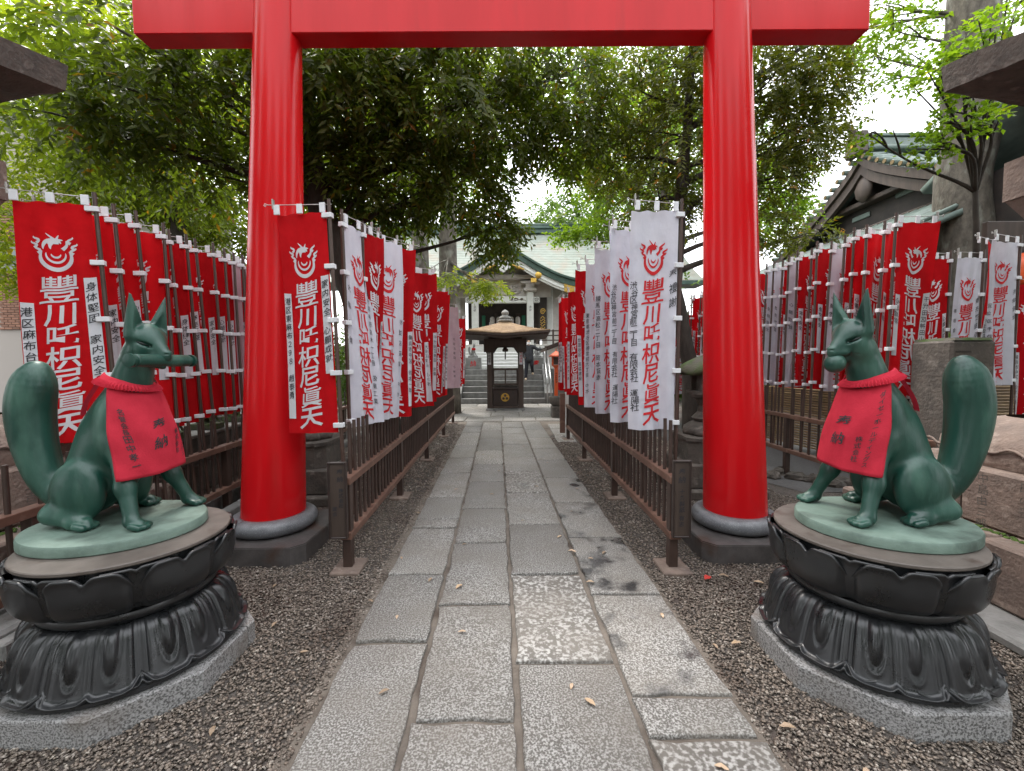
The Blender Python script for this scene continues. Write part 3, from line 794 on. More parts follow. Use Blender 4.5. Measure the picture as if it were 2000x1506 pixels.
# ------------------------------------------------------------------ fox statues
def rot_y(x, z, a, cx, cz):
    c, s = math.cos(a), math.sin(a); dx, dz = x - cx, z - cz
    return cx + dx * c - dz * s, cz + dx * s + dz * c
HEAD_YAW = math.radians(-12)
HP = (.10, .90)                                   # head pivot
HS = .78                                          # the head is narrow for its height
def head_space(X, Y, Z):
    c, s = math.cos(-HEAD_YAW), math.sin(-HEAD_YAW)
    dx, dy = X - HP[0], Y
    x, y = HP[0] + dx * c - dy * s, dx * s + dy * c
    return .25 - (.25 - x) / HS, y / HS, Z
def fox_sdf(X, Y, Z):
    Ya = np.abs(Y)
    # trunk, neck
    d = sd_ell(X, Y, Z, (-.10, 0, .38), (.155, .118, .26))
    d = smin(d, sd_cone(X, Y, Z, (-.005, 0, .56), (-.205, 0, .21), .112, .145), .08)
    d = smin(d, sd_cone(X, Y, Z, (-.022, 0, .60), (.062, 0, .87), .106, .074), .07)
    d = smin(d, sd_cone(X, Y, Z, (.022, 0, .59), (.020, 0, .40), .084, .09), .08)
    d = smin(d, sd_ell(X, Y, Z, (-.265, 0, .14), (.13, .138, .13)), .08)
    # haunches and hind feet
    d = smin(d, sd_ell(X, Ya, Z, (-.158, .142, .178), (.132, .068, .160)), .030)
    d = smin(d, sd_cone(X, Ya, Z, (-.27, .165, .070), (-.14, .185, .040), .054, .034), .045)
    d = smin(d, sd_cone(X, Ya, Z, (-.14, .187, .034), (-.075, .190, .028), .036, .030), .02)
    for k in range(4):
        yy_ = .157 + .023 * k
        d = smin(d, sd_cone(X, Ya, Z, (-.10, yy_, .026), (-.045 - .010 * abs(k - 1.5), yy_, .017), .016, .0155), .004)
    # shoulders, forelegs, forefeet
    d = smin(d, sd_ell(X, Ya, Z, (.000, .080, .49), (.080, .055, .14)), .06)
    d = smin(d, sd_cone(X, Ya, Z, (.032, .095, .42), (.092, .148, .20), .055, .041), .05)
    d = smin(d, sd_cone(X, Ya, Z, (.092, .148, .20), (.150, .186, .050), .040, .031), .035)
    d = smin(d, sd_cone(X, Ya, Z, (.150, .188, .036), (.190, .192, .026), .034, .027), .02)
    for k in range(4):
        yy_ = .160 + .0215 * k
        d = smin(d, sd_cone(X, Ya, Z, (.175, yy_, .026), (.230 - .010 * abs(k - 1.5), yy_, .016), .015, .0145), .004)
    # tail: rises behind the rump and swells to a rounded club
    tp = [(-.28, .065, .055), (-.385, .100, .064), (-.470, .215, .080), (-.520, .39, .094), (-.535, .57, .102), (-.512, .715, .096), (-.490, .790, .062)]
    def cr(p0, p1, p2, p3, t): return tuple(.5 * (2 * b_ + (c_ - a_) * t + (2 * a_ - 5 * b_ + 4 * c_ - d_) * t * t + (3 * b_ - a_ - 3 * c_ + d_) * t ** 3) for a_, b_, c_, d_ in zip(p0, p1, p2, p3))
    tl = [cr(tp[max(i - 1, 0)], tp[i], tp[i + 1], tp[min(i + 2, 6)], q / 5) for i in range(6) for q in range(5)] + [tp[-1]]
    td = None
    for a, b in zip(tl, tl[1:]):
        c_ = sd_cone(X, Y * 1.05, Z, (a[0], 0, a[1]), (b[0], 0, b[1]), a[2], b[2])
        td = c_ if td is None else np.minimum(td, c_)
    d = smin(d, td, .05)
    # head
    hx, hy, hz = head_space(X, Y, Z); ha = np.abs(hy)
    h = sd_ell(hx, hy, hz, (.082, 0, .945), (.108, .105, .100))
    h = smin(h, sd_cone(hx, hy, hz, (.125, 0, .925), (.235, 0, .874), .062, .032), .045)
    h = smin(h, sd_cone(hx, hy, hz, (.09, 0, .862), (.200, 0, .822), .046, .022), .018)
    h = smin(h, sd_ell(hx, ha, hz, (.065, .076, .895), (.065, .040, .055)), .04)
    h = smin(h, sd_cone(hx, ha, hz, (.158, .022, .954), (.085, .098, .992), .020, .022), .024)   # brow
    h = smin(h, sd_cone(hx, hy, hz, (.085, 0, 1.0), (.20, 0, .908), .030, .018), .04)             # bridge
    h = smin(h, sd_ell(hx, hy, hz, (.252, 0, .884), (.022, .026, .016)), .010)                   # nose
    h = smin(h, sd_cone(hx, ha, hz, (.225, .018, .860), (.17, .042, .868), .016, .018), .02)      # upper lip
    h = smax(h, -sd_cone(hx, ha, hz, (.268, .013, .881), (.252, .022, .878), .0065, .004), .004)  # nostrils
    eye = sd_cone(hx, ha, hz, (.172, .052, .922), (.112, .112, .952), .0120, .0085)
    h = smax(h, -eye, .006)
    h = smax(h, -sd_cone(hx, ha, hz, (.230, .032, .847), (.11, .080, .860), .0060, .0045), .004)  # mouth line
    ear = sd_cone(hx, ha, hz, (.072, .070, .985), (.108, .116, 1.198), .064, .004)
    ear = smax(ear, -sd_cone(hx, ha, hz, (.134, .060, 1.005), (.150, .116, 1.190), .052, .001), .006)
    ear = smax(ear, sd_ell(hx, ha, hz, (.086, .090, 1.06), (.050, .085, .175)), .01)
    h = smin(h, ear, .016) * HS
    d = smin(d, h, .035)
    return smax(d, -Z, .003)
fv, ff = surface_nets(fox_sdf, (-.66, -.26, -.010), (.31, .26, 1.21), .0068)
def fox_mesh(name, mat, mirror):
    v = fv.copy(); f = ff
    if mirror: v[:, 0] *= -1; f = f[:, ::-1]
    return np_mesh(name, v, f, mat)

def headpt(x, y, z):
    c, s = math.cos(HEAD_YAW), math.sin(HEAD_YAW)
    x = .25 - (.25 - x) * HS; y = y * HS
    dx = x - HP[0]
    return (HP[0] + dx * c - y * s, dx * s + y * c, z)
def bib_surface(sg):
    """bib cloth as a function of (u across in metres, v down in metres); sg mirrors it for the other fox"""
    def fn(u, v, off=0.0):
        t = v / .47
        half = .112 + .040 * t
        a = u / half                                # -1..1 across
        phi = a * math.radians(84 - 26 * t) + math.radians(12)
        R = .112 + .052 * math.sin(min(1, t * 1.4) * PI * .55) + .012 * t + off
        cx = .012 + .022 * t
        w = .006 * t * math.sin(u * 46 + 1.1) + .006 * t * math.sin(u * 21 + v * 9) + .003 * math.sin(u * 60 + v * 25)
        x = cx + (R + w) * math.cos(phi) * (.92 + .10 * t)
        y = -(R + w) * math.sin(phi) * (1.0 + .16 * t)
        z = .725 - v - .045 * (1 - a * a) * (1 - t) + .030 * a * a * (1 - t) - .010 * math.sin(a * 2)
        return (sg * x, y * 1.0, z)
    return fn
def fox(label, sg, loc, columns):
    t = thing('fox_statue', label, 'statue', loc, 0)
    link('body', fox_mesh('body', 'bronze', sg < 0), t)
    # oval plate under the fox
    pl = MB(); pl.lathe([(.98, -.056), (1.0, -.050), (1.0, -.012), (.985, -.003), (.955, .0), (0.0, .0005)], 64, c=(0, 0), sx=.402, sy=.345)
    pl.build('plate', 'bronze_plate', t, smooth=True, angle=35, loc=(-.035 * sg, -.055, 0))
    for s_ in (-1, 1):                              # slit eyes
        e = MB(); p0, p1 = headpt(.158, s_ * .050, .922), headpt(.112, s_ * .100, .949)
        e.tube([(sg * p[0], p[1], p[2]) for p in (p0, tuple((a + b) / 2 for a, b in zip(p0, p1)), p1)], [.004, .0085, .004], 8)
        e.build('eye', 'eye_dark', t, smooth=True)
    # bib
    S = bib_surface(sg)
    b = MB(); P = []
    for i in range(41):
        a = -1 + 2 * i / 40
        P.append([S(a * (.112 + .040 * v / .47), v) for v in np.linspace(0, .47, 26)])
    b.grid(P)
    bib = b.build('bib', 'bib_cloth', t, smooth=True)
    md = bib.modifiers.new('thickness', 'SOLIDIFY'); md.thickness = .003; md.offset = -1
    rf = MB(); P = []
    N = 230
    for i in range(N + 1):                          # pleated frill round the neck
        a = -PI * .80 + 2 * PI * .80 * i / N
        pz = .5 + .5 * math.sin(i * 2 * PI / 5.0)
        row = []
        for k, (r, z) in enumerate(((.090, .030), (.098, .029), (.110, .014), (.126 + .009 * pz, -.006), (.131 + .015 * pz, -.022))):
            jz = .006 * pz * (k > 2)
            tilt = .032 * (1 - math.cos(a)) * 1.0
            row.append((sg * (.002 + r * math.cos(a) * .98), -r * math.sin(a) * 1.0, .700 + z + jz + tilt))
        P.append(row)
    rf.grid(P); rfo = rf.build('frill', 'bib_cloth', bib, smooth=False)
    for s_ in (-1, 1):                              # ribbons tied behind the neck
        r_ = MB(); P = []
        for q in np.linspace(0, 1, 12):
            x = -.075 - .13 * q; z = .715 - .16 * q * q - .05 * q; y = s_ * (.080 - .05 * q) + .02 * math.sin(q * 5)
            rr = .178 - 0.0
            P.append([(sg * x, y - .016, z + .052), (sg * x * .98, y, z + .058), (sg * x, y + .016, z + .052)])
        r_.grid(P); r_.build('ribbon', 'bib_cloth', bib, smooth=True)
    pr = Print()
    for text, x, y, size in columns: pr.column(text, x, y, size, bold=.012, skew=.1, wx=.60)
    me = pr.mesh('lettering', (lambda x, y, d: S(x if sg < 0 else -x, -y, d)), 'ink', (.007,))
    link('lettering', me, bib)
    return t
foxR = fox('green bronze fox sitting with a round ball in its mouth and a red bib', -1, (1.925, 2.275, .776),
           [('奉', .004, -.190, .070), ('納', .000, -.290, .072), ('ダイセーホールディングス', .090, -.06, .030), ('株式会社', .055, -.28, .034), ('田中孝一', -.100, -.16, .038)])
foxL = fox('green bronze fox sitting with a long scroll in its mouth and a red bib', 1, (-2.065, 2.285, .776),
           [('奉', .004, -.190, .070), ('納', .000, -.290, .072), ('名誉会長', -.082, -.12, .032), ('田中孝一', -.082, -.26, .044), ('株式会社', .070, -.265, .034), ('ダイセーホールディングス', .102, -.09, .027)])
# what each fox carries in its mouth
jw = MB(); jw.lathe([(.0005, -.050)] + [(.050 * math.cos(a), .050 * math.sin(a)) for a in np.linspace(-1.45, 1.45, 18)] + [(.0005, .050)], 32)
p = headpt(.212, 0, .812)
jo = jw.build('ball', 'bronze', foxR, smooth=True, loc=(-p[0], p[1], p[2]))
sc_ = MB()
sc_.tube([(0, y, 0) for y in (-.165, -.160, .160, .165)], [.026, .032, .032, .026], 24)
so = sc_.build('scroll', 'bronze', foxL, smooth=True, angle=40)
p = headpt(.205, 0, .848); so.location = p; so.rotation_euler = (0, 0, math.radians(-2))
for s_ in (-1, 1):
    k = MB(); k.tube([(0, s_ * a, 0) for a in (.164, .178, .180, .196, .198)], [.024, .024, .034, .034, .026], 16)
    k.build('knob', 'bronze', so, smooth=True, angle=40)

# ------------------------------------------------------------------ railings
bar_me = {}
def bar_mesh(h):
    if h not in bar_me:
        b = MB(); b.tube([(0, 0, 0), (0, 0, h)], .0145, 8); bar_me[h] = b.mesh('bar', 'fence', True, 50)
    return bar_me[h]
fp = MB(); fp.box(-.13, .13, -.11, .11, 0, .034, .008); foot_me = fp.mesh('foot_slab', 'old_stone')
def railing(label, A, B, posts, z_low, z_top, spacing, bar_top, z0=0.0, group=None, feet=True, skip=()):
    A, B = Vector((*A, 0)), Vector((*B, 0)); L = (B - A).length
    rz = math.atan2(B.y - A.y, B.x - A.x)
    t = thing('railing', label, 'railing', (A.x, A.y, z0), rz, group)
    for z in (z_low, z_top):
        m = MB(); m.box(-.06, L + .06, -.042, .042, z - .028, z + .028, .004); m.build('rail', 'fence_rail', t)
    pm = MB(); pm.box(-.034, .034, -.034, .034, .02, z_top - .029, .004); pme = pm.mesh('post', 'fence')
    pu = MB(); pu.box(-.034, .034, -.034, .034, z_low + .029, z_top - .029, .004)
    for s in posts:
        lo = MB()
        link('post', pme, t, (s, .004, 0))
        if feet: link('foot_slab', foot_me, t, (s, 0, 0))
    n = int(L / spacing); me = bar_mesh(round(bar_top - z_low + .06, 3))
    for k in range(n + 1):
        s = .07 + k * spacing
        if s > L or any(abs(s - p) < .05 for p in posts): continue
        link('bar', me, t, (s, 0, z_low - .03))
    return t
LI0, LI1 = (-1.275, 3.235), (-1.567, 11.25)
RI0, RI1 = (1.23, 3.205), (1.155, 8.75)
railing('brown metal railing left of the path under the inner banners', LI0, LI1, (0, 1.77, 3.73, 5.99, 7.97), .285, .71, .115, 1.12)
railing('brown metal railing right of the path under the inner white banners', RI0, RI1, (0, 1.75, 3.69, 5.50), .285, .71, .115, 1.12)
LO0, LO1 = (-2.92, 2.35), (-3.46, 9.2)
railing('brown metal railing before the low stone wall behind the fox with the scroll', LO0, LO1, (.2, 2.2, 4.2, 6.2), .265, .715, .19, 1.0, feet=False)
RO0, RO1 = (3.83, 3.9), (3.88, 9.4)
railing('dark brown railing before the bamboo screen behind the fox with the ball', RO0, RO1, (.1, 2.0, 3.9), .36, .84, .165, 1.2, z0=.0, feet=False)

# name boards on the ends of the two inner railings
def name_board(loc, rz, cols, label):
    t = thing('name_board', label, 'sign', loc, rz)
    b = MB(); b.box(-.060, .060, -.012, .012, .30, .865, .003); b.build('panel', 'dark_wood', t)
    f = MB()
    for x0, x1, z0, z1 in ((-.068, -.055, .29, .875), (.055, .068, .29, .875), (-.0549, .0549, .29, .303), (-.0549, .0549, .862, .875)):
        f.box(x0, x1, -.022, .016, z0, z1, .003)
    f.build('frame', 'box_wood', t)
    p = Print()
    for text, x, y, s in cols: p.column(text, x, y, s, bold=.01)
    link('lettering', p.mesh('lettering', lambda x, y, d: (x, -.0125 - d, y), 'ink', (.002,)), t)
    return t
name_board((-1.318, 3.16, -.01), .05, [('奉納', .02, .80, .050), ('株式会社', .025, .66, .036), ('堤会', -.022, .52, .036)], 'dark wooden name board on the railing end beside the black plinth of the scroll side')
name_board((1.262, 3.13, -.005), -.02, [('奉納', 0, .79, .055), ('十条製紙', 0, .64, .042), ('有志', 0, .44, .042)], 'dark wooden name board under the large white banner')

# ------------------------------------------------------------------ nobori banners
BW, BH = .45, 1.76                                   # cloth width and height
def cloth_fn(seed, w=BW, fold=1.0):
    r = random.Random(seed)
    p1, p2, p3 = r.uniform(0, 6), r.uniform(0, 6), r.uniform(0, 6)
    a1, a2, lean = r.uniform(.018, .034) * fold, r.uniform(.007, .015) * fold, r.uniform(-.05, .05)
    sag = r.uniform(.0, .02)
    def fn(u, y, off=0.0):
        """u: metres from the pole edge, y: metres down from the top hem"""
        k = u / w
        t = y / BH
        e = .25 + .75 * t
        wave = a1 * math.sin(2 * PI * (k * 1.25) + p1 + .9 * t) * e * (.25 + .75 * k) + a2 * math.sin(2 * PI * k * 2.7 + p2 + 2.0 * t) * e
        sw = .06 * math.sin(t * 2.4 + p3) * k * fold + lean * k * t
        x = .028 + u * (1 - .05 * fold * t * (1 + math.sin(p3)) * .5)
        z = -y - .012 * math.sin(k * PI * 3) ** 2 * (1 - t) - sag * math.sin(k * PI) * (1 - t)
        return (x, wave + sw + off, z)
    return fn
def cloth_mesh(fn, mat, w=BW):
    m = MB(); P = []
    for i in range(29):
        P.append([fn(w * i / 28, BH * j / 30) for j in range(31)])
    m.grid(P)
    return m.mesh('cloth', mat, True)
MAIN = '豐川吒枳尼眞天'
def main_print(w=BW):
    p = Print()
    emblem(p, 0, -.37, .235)
    for i, ch in enumerate(MAIN):
        sz = (.215, .170, .165, .178, .175, .175, .185)[i]
        p.char(ch, random.uniform(-.008, .008), -.635 - (0, .185, .345, .51, .675, .845, 1.01)[i] * .98, sz, bold=(.006, .018, .012, .012, .016, .008, .018)[i], wx=1.12, skew=.12)
    return p
MP = main_print()
NOISE_NAMES = ['東京都港区赤坂 山田商店', '横浜市中区 鈴木一郎', '大田区蒲田 小林家', '千代田区神田 佐藤', '世田谷区 高橋建設', '川崎市 渡辺家 家内安全', '杉並区荻窪 中村', '新宿区 商売繁盛 吉田', '品川区大井 加藤商事', '足立区千住 伊藤家']
WISH = ['心願成就', '家内安全', '商売繁盛', '身体健全', '交通安全']
def strip_text(cols):
    """paper name strips on red cloth: (text, x centre, y top, length, width, char size)"""
    rp, tp = Print(), Print()
    for text, x, y, L, wd, s in cols:
        rp.rect(x - wd / 2, x + wd / 2, y - L, y, 2, 20)
        n = len(text); step = min(1.12, (L - .05) / max(1, n) / s)
        for i, ch in enumerate(text):
            tp.char(ch, x + random.uniform(-.004, .004), y - .045 - i * s * step - s * .3, s, bold=.008, wx=.95, skew=.12)
    return rp, tp
def ink_text(cols):
    tp = Print()
    for text, x, y, L, s in cols:
        n = len(text); step = L / max(1, n) / s
        for i, ch in enumerate(text):
            tp.char(ch, x + random.uniform(-.006, .006), y - i * s * step, s * random.uniform(.9, 1.08), bold=.004, wx=.95, skew=.15, rot=random.uniform(-.06, .06))
    return tp
pole_cache = {}
def tabs_meshes():
    a = MB(); a.box(-.024, .024, -.007, .007, -.012, .062, .002)
    b = MB(); b.box(-.024, .060, -.022, .022, -.019, .019, .003)
    c = MB(); c.box(-.006, .006, -.012, .012, -.005, .075, .002); c.box(-.010, .010, -.006, .006, .045, .060)
    return a.mesh('top_tab', 'tab'), b.mesh('side_tab', 'tab'), c.mesh('peg', 'rod')
T_TOP, T_SIDE, T_PEG = tabs_meshes()
rodm = MB(); rodm.tube([(-.02, 0, .035), (.30, 0, .048), (.52, 0, .058), (.545, 0, .071), (.555, 0, .058), (.545, 0, .048), (.534, 0, .058)], .0035, 6); ROD = rodm.mesh('cross_wire', 'rod', True)
def pole_mesh(h):
    h = round(h, 2)
    if h not in pole_cache:
        m = MB(); m.tube([(0, 0, 0), (0, 0, h * .5), (0, 0, h)], [.0165, .0155, .014], 10); pole_cache[h] = m.mesh('pole', 'pole', True, 50)
    return pole_cache[h]
designs = {}
def design(key, kind, seed, cols=None, fold=1.0, main=True):
    """shared meshes of one banner design: [(part name, mesh)]"""
    if key in designs: return designs[key]
    fn = cloth_fn(seed, fold=fold)
    cm = {'red': 'red_cloth', 'white': 'white_cloth', 'pale': 'pale_cloth', 'dark': 'dark_red_cloth'}[kind]
    parts = [('cloth', cloth_mesh(fn, cm))]
    mid = BW / 2
    wrap = lambda x, y, d: fn(mid - x, -y, d)          # the reader's right is the pole side
    both = (.0035, -.0035)
    if main: parts.append(('lettering', MP.mesh('lettering', wrap, 'white_print' if kind in ('red', 'dark') else 'red_print', both)))
    if cols:
        if kind in ('red', 'dark'):
            rp, tp = strip_text(cols)
            parts.append(('name_strip', rp.mesh('name_strip', wrap, 'paper', (.006, -.006))))
            parts.append(('handwriting', tp.mesh('handwriting', wrap, 'ink', (.009, -.009))))
        else:
            parts.append(('handwriting', ink_text(cols).mesh('handwriting', wrap, 'ink', (.004, -.004))))
    designs[key] = parts
    return parts
def banner(des, x, y, ang, label, group=None, z_top=2.86, z_base=.30, lean=(0.0, 0.0), tabs=True, sx=None):
    """pole foot at (x, y); the cloth hangs from the pole towards direction ang (degrees, from +x)"""
    t = thing('nobori_banner', label, 'banner', (x, y, z_base), math.radians(ang), group)
    a = math.radians(ang); c, s = math.cos(a), math.sin(a)
    lx, ly = lean; H = z_top - z_base
    # lean is given in world metres at the pole top
    wx, wy = lx * c + ly * s, -lx * s + ly * c
    tilt = Matrix(((1, 0, wx / H, 0), (0, 1, wy / H, 0), (0, 0, 1, 0), (0, 0, 0, 1)))
    hold = math.hypot(wx, wy) > 1e-4
    if hold:
        t.rotation_mode = 'XYZ'
        ax = Vector((-ly, lx, 0)); an = math.atan2(math.hypot(lx, ly), H)
        t.rotation_mode = 'QUATERNION'
        from mathutils import Quaternion
        t.rotation_quaternion = Quaternion(ax.normalized(), an) @ Quaternion((0, 0, 1), a)
    t.scale = (sx if sx else random.uniform(.84, 1.0), 1, 1)
    link('pole', pole_mesh(H + .03), t)
    cl = None
    for nm, me in des:
        o = link(nm, me, t if cl is None else cl, (0, 0, H - .05) if cl is None else (0, 0, 0))
        if cl is None: cl = o
    link('cross_wire', ROD, t, (0, 0, H - .045))
    if tabs:
        for k in (.03, .225, .42): link('top_tab', T_TOP, t, (.028 + k, .0, H - .055))
        for k in (.045, .44, .86, 1.28, 1.70): link('side_tab', T_SIDE, t, (0, 0, H - .05 - k))
        link('peg', T_PEG, t, (.475, 0, H - .02))
    return t
reds = []
for k in range(6):
    nm = NOISE_NAMES[k]; ws = WISH[k % 5]
    cols = [(nm, -.180, -.80 - .05 * (k % 3), .80, .066, .056), (ws, .180, -.66 - .04 * (k % 2), .62, .066, .060)]
    if k == 4: cols = cols[:1]
    reds.append(design('red%d' % k, 'red', 100 + k, cols, fold=1.0 + .25 * (k % 3)))
whites = []
for k in range(4):
    nm = NOISE_NAMES[6 + k]
    whites.append(design('white%d' % k, 'white', 200 + k, [(nm, -.180, -.78, .85, .056), (WISH[k], .180, -.60, .42, .062)], fold=1.2))
pale = design('pale', 'pale', 250, [(NOISE_NAMES[2], -.1, -.7, .9, .06)], fold=1.1, main=False)
darks = [design('dark%d' % k, 'dark', 260 + k, None, fold=1.2, main=False) for k in range(2)]

# hero banners with the writing that can be read
d_lo = design('hero_lo', 'red', 11, [('港区麻布台　安達容子', -.180, -.735, 1.02, .074, .072), ('身体堅固　家内安全', .180, -.545, .80, .075, .070)], fold=1.0)
d_li = design('hero_li', 'red', 12, [('港区東麻布２９８　趙泰勇', -.180, -.62, 1.02, .070, .062), ('家内安全　心願成就', .180, -.50, .78, .070, .066)], fold=1.0)
d_ri = design('hero_ri', 'white', 13, [('渋谷区神宮前二丁目　有限会社　運陽社', -.180, -.585, 1.05, .066), ('奉禮謝', .180, -.50, .34, .082)], fold=1.5)
d_ri2 = design('hero_ri2', 'white', 14, [('渋谷区神宮前二丁目　有限会社　運陽社', -.180, -.52, 1.10, .064), ('心願成就', .180, -.6, .4, .07)], fold=1.0)
d_ri3 = design('hero_ri3', 'white', 15, [('練馬区高松二丁目　岡本賢幸', -.180, -.52, .92, .068)], fold=1.0)
d_ri4 = design('hero_ri4', 'white', 16, [('東京都渋谷区神宮前六丁目　中水', -.180, -.62, 1.0, .062)], fold=1.0)
d_ro = design('hero_ro', 'red', 17, [('千代田区神田小川町　岡田', -.180, -.70, .98, .068, .060), ('心願成就', .180, -.72, .62, .06, .06)], fold=1.0)
d_lw = design('hero_lw', 'white', 18, [('製作青梅市成木一丁目　佐藤工業', -.16, -.55, 1.08, .058), ('大願成就', .180, -.55, .6, .06)], fold=1.0)
d_rw = design('hero_rw', 'white', 19, [('有限会社　鈴木', -.180, -.62, .8, .055), ('商売繁盛心願成就', .180, -.50, .80, .072)], fold=1.0)

ORD = ['first', 'second', 'third', 'fourth', 'fifth', 'sixth', 'seventh', 'eighth', 'ninth', 'tenth', 'eleventh', 'twelfth', 'thirteenth', 'fourteenth', 'fifteenth', 'sixteenth', 'seventeenth', 'eighteenth', 'nineteenth', 'twentieth']
# left inner row
banner(d_li, -1.355, 3.40, 176, 'red banner with two paper name strips hanging in front of the red pillar', lean=(-.07, .0), z_top=2.86, sx=.96)
banner(d_lw, -1.385, 3.62, 74, 'white banner with red writing next to the pillar on the left inner railing', lean=(-.03, .0), sx=.9)
GLI = 'red banners hung along the left inner railing'
li = [(3.93, 76, reds[0], 'r'), (4.06, 62, whites[0], 'w'), (4.26, 44, reds[1], 'r'), (5.42, 42, reds[2], 'r'), (5.62, 40, reds[3], 'r'), (6.9, 40, reds[5], 'r'), (7.08, 42, reds[0], 'r'), (7.25, 38, reds[1], 'r'), (9.05, 40, pale, 'p'), (9.9, 42, reds[2], 'r'), (11.2, 40, reds[3], 'r')]
nr = 0
for y, a, d, k in li:
    x = LI0[0] - .0364 * (y - LI0[1]) - .05
    if k == 'r': nr += 1
    lab = {'r': ORD[nr] + ' red banner from the red pillar on the left inner railing', 'w': 'white banner hanging between red ones on the left inner railing', 'p': 'faded pink banner among red ones near the far end of the left inner railing'}[k]
    banner(d, x, y, a, lab, GLI if k == 'r' else None, z_top=2.86 + random.uniform(-.02, .02), sx={3.93: .58, 4.06: .85, 4.26: .95}.get(y))
# right inner row
banner(d_ri, 1.325, 3.44, 184, 'large white banner with red writing beside the name board on the right inner railing', lean=(.03, .0), z_top=2.86, sx=.80)
banner(d_ri2, 1.285, 3.92, 188, 'white banner with a long handwritten address just behind the large white one', z_top=2.86, sx=.80)
banner(whites[1], 1.28, 4.10, 190, 'white banner half hidden behind the two large white ones', z_top=2.86, sx=.78)
banner(d_ri3, 1.275, 4.58, 188, 'white banner with a handwritten name, next but one to the large white one', z_top=2.86, sx=.80)
banner(whites[2], 1.27, 4.80, 192, 'white banner folded behind the handwritten name banner', z_top=2.84, sx=.75)
banner(d_ri4, 1.26, 5.30, 188, 'white banner next to the first red one on the right inner railing', z_top=2.85, sx=.76)
GRI = 'red banners at the far end of the right inner railing'
for i, (y, a, d) in enumerate(((5.62, 190, reds[4]), (7.2, 160, reds[1]), (7.9, 158, reds[2]), (8.3, 162, reds[3]), (8.5, 165, reds[0]))):
    banner(d, 1.235 - .006 * (y - 5), y, a, ORD[i] + ' red banner after the white ones on the right inner railing', GRI, z_top=2.86, sx=.82 if i == 0 else .6)
# left outer row: one pole beside another along the railing
banner(d_lo, -2.985, 3.24, 202, 'large red banner with two paper name strips behind the tail of the scroll fox', lean=(-.12, .0), z_top=2.86, sx=1.0)
GLO = 'red banners packed along the left outer railing'
lo = [3.42, 3.66, 3.86, 4.04, 4.23, 4.44, 4.63, 4.80, 4.95, 5.12, 5.28, 5.50, 5.75, 6.0, 6.3, 6.6, 6.95, 7.3, 7.7]
nr = 0
for i, y in enumerate(lo):
    x = -2.99 - .085 * (y - 3.24)
    if i in (9, 11): d, lab, g_ = (pale if i == 9 else whites[3]), ('faded pink banner among the red ones on the left outer railing' if i == 9 else 'white banner at the far end of the left outer row beside the red pillar'), None
    else:
        d, lab, g_ = reds[(i * 5 + 1) % 6], ORD[nr] + ' red banner after the large one on the left outer railing', GLO; nr += 1
    banner(d, x, y, 200 + random.uniform(-9, 9), lab, g_, lean=(-.10 + random.uniform(-.04, .04), random.uniform(-.03, .03)), z_top=2.86 + random.uniform(-.03, .03))
# right outer row
banner(d_ro, 3.80, 4.34, 2, 'large red banner seen from behind between the ball fox and the stone post', z_top=3.05, z_base=.40, lean=(.06, 0))
GRO = 'red banners packed along the right outer railing'; GROW = 'white banners in the right outer row'
ro = [(4.55, 'r'), (4.72, 'r'), (4.90, 'r'), (5.06, 'r'), (5.30, 'w'), (5.46, 'r'), (5.60, 'r'), (5.82, 'r'), (6.03, 'w'), (6.21, 'r'), (6.40, 'w'), (6.55, 'w'), (6.75, 'r'), (7.0, 'w'), (7.2, 'r'), (7.45, 'r'), (7.7, 'w'), (8.0, 'r'), (8.3, 'r'), (8.6, 'w'), (8.9, 'r'), (9.2, 'r')]
nr = nw = 0
for i, (y, k) in enumerate(ro):
    d = reds[(i * 5 + 2) % 6] if k == 'r' else whites[i % 4]
    if k == 'r': lab = ORD[nr] + ' red banner after the large one on the right outer railing'; nr += 1
    else: lab = ORD[nw] + ' white banner from the ball fox among red ones on the right outer railing'; nw += 1
    banner(d, 3.84, y, 8 + random.uniform(-9, 9), lab, GRO if k == 'r' else GROW, z_top=3.05 + random.uniform(-.03, .03), z_base=.40, lean=(.05 + random.uniform(-.04, .04), random.uniform(-.03, .03)))
# further banners to the right, beyond the stone post
banner(d_rw, 5.52, 5.05, 176, 'white banner with red writing right above the stone post', z_top=2.86, z_base=.3, lean=(.02, 0), sx=.60)
for (x, y, a, d, w_) in ((5.25, 5.15, 178, reds[0], 'nearest'), (5.36, 5.32, 180, reds[3], 'half hidden'), (5.10, 5.45, 176, reds[5], 'farthest')):
    banner(d, x, y, a, w_ + ' of three red banners beside the white one above the stone post', 'red banners right of the stone post', z_top=2.88, z_base=.3, sx=.62)
banner(whites[3], 6.25, 5.30, 196, 'narrow white banner hanging over the tail of the ball fox', z_top=3.1, z_base=.3)
banner(reds[2], 6.10, 5.42, 200, 'red banner just showing behind the narrow white one over the tail of the ball fox', z_top=3.1, z_base=.3)
banner(reds[1], 6.75, 5.35, 176, 'red banner at the outer end beside the dark timber building', z_top=2.6, z_base=.3)
for i in range(6):
    banner(reds[i % 6], -3.1 + .16 * i, 9.9 + .03 * i, 185, 'red banner in the cross row behind the half hidden stone lantern', 'red banners behind the half hidden stone lantern', z_top=2.75, z_base=.3, tabs=False)
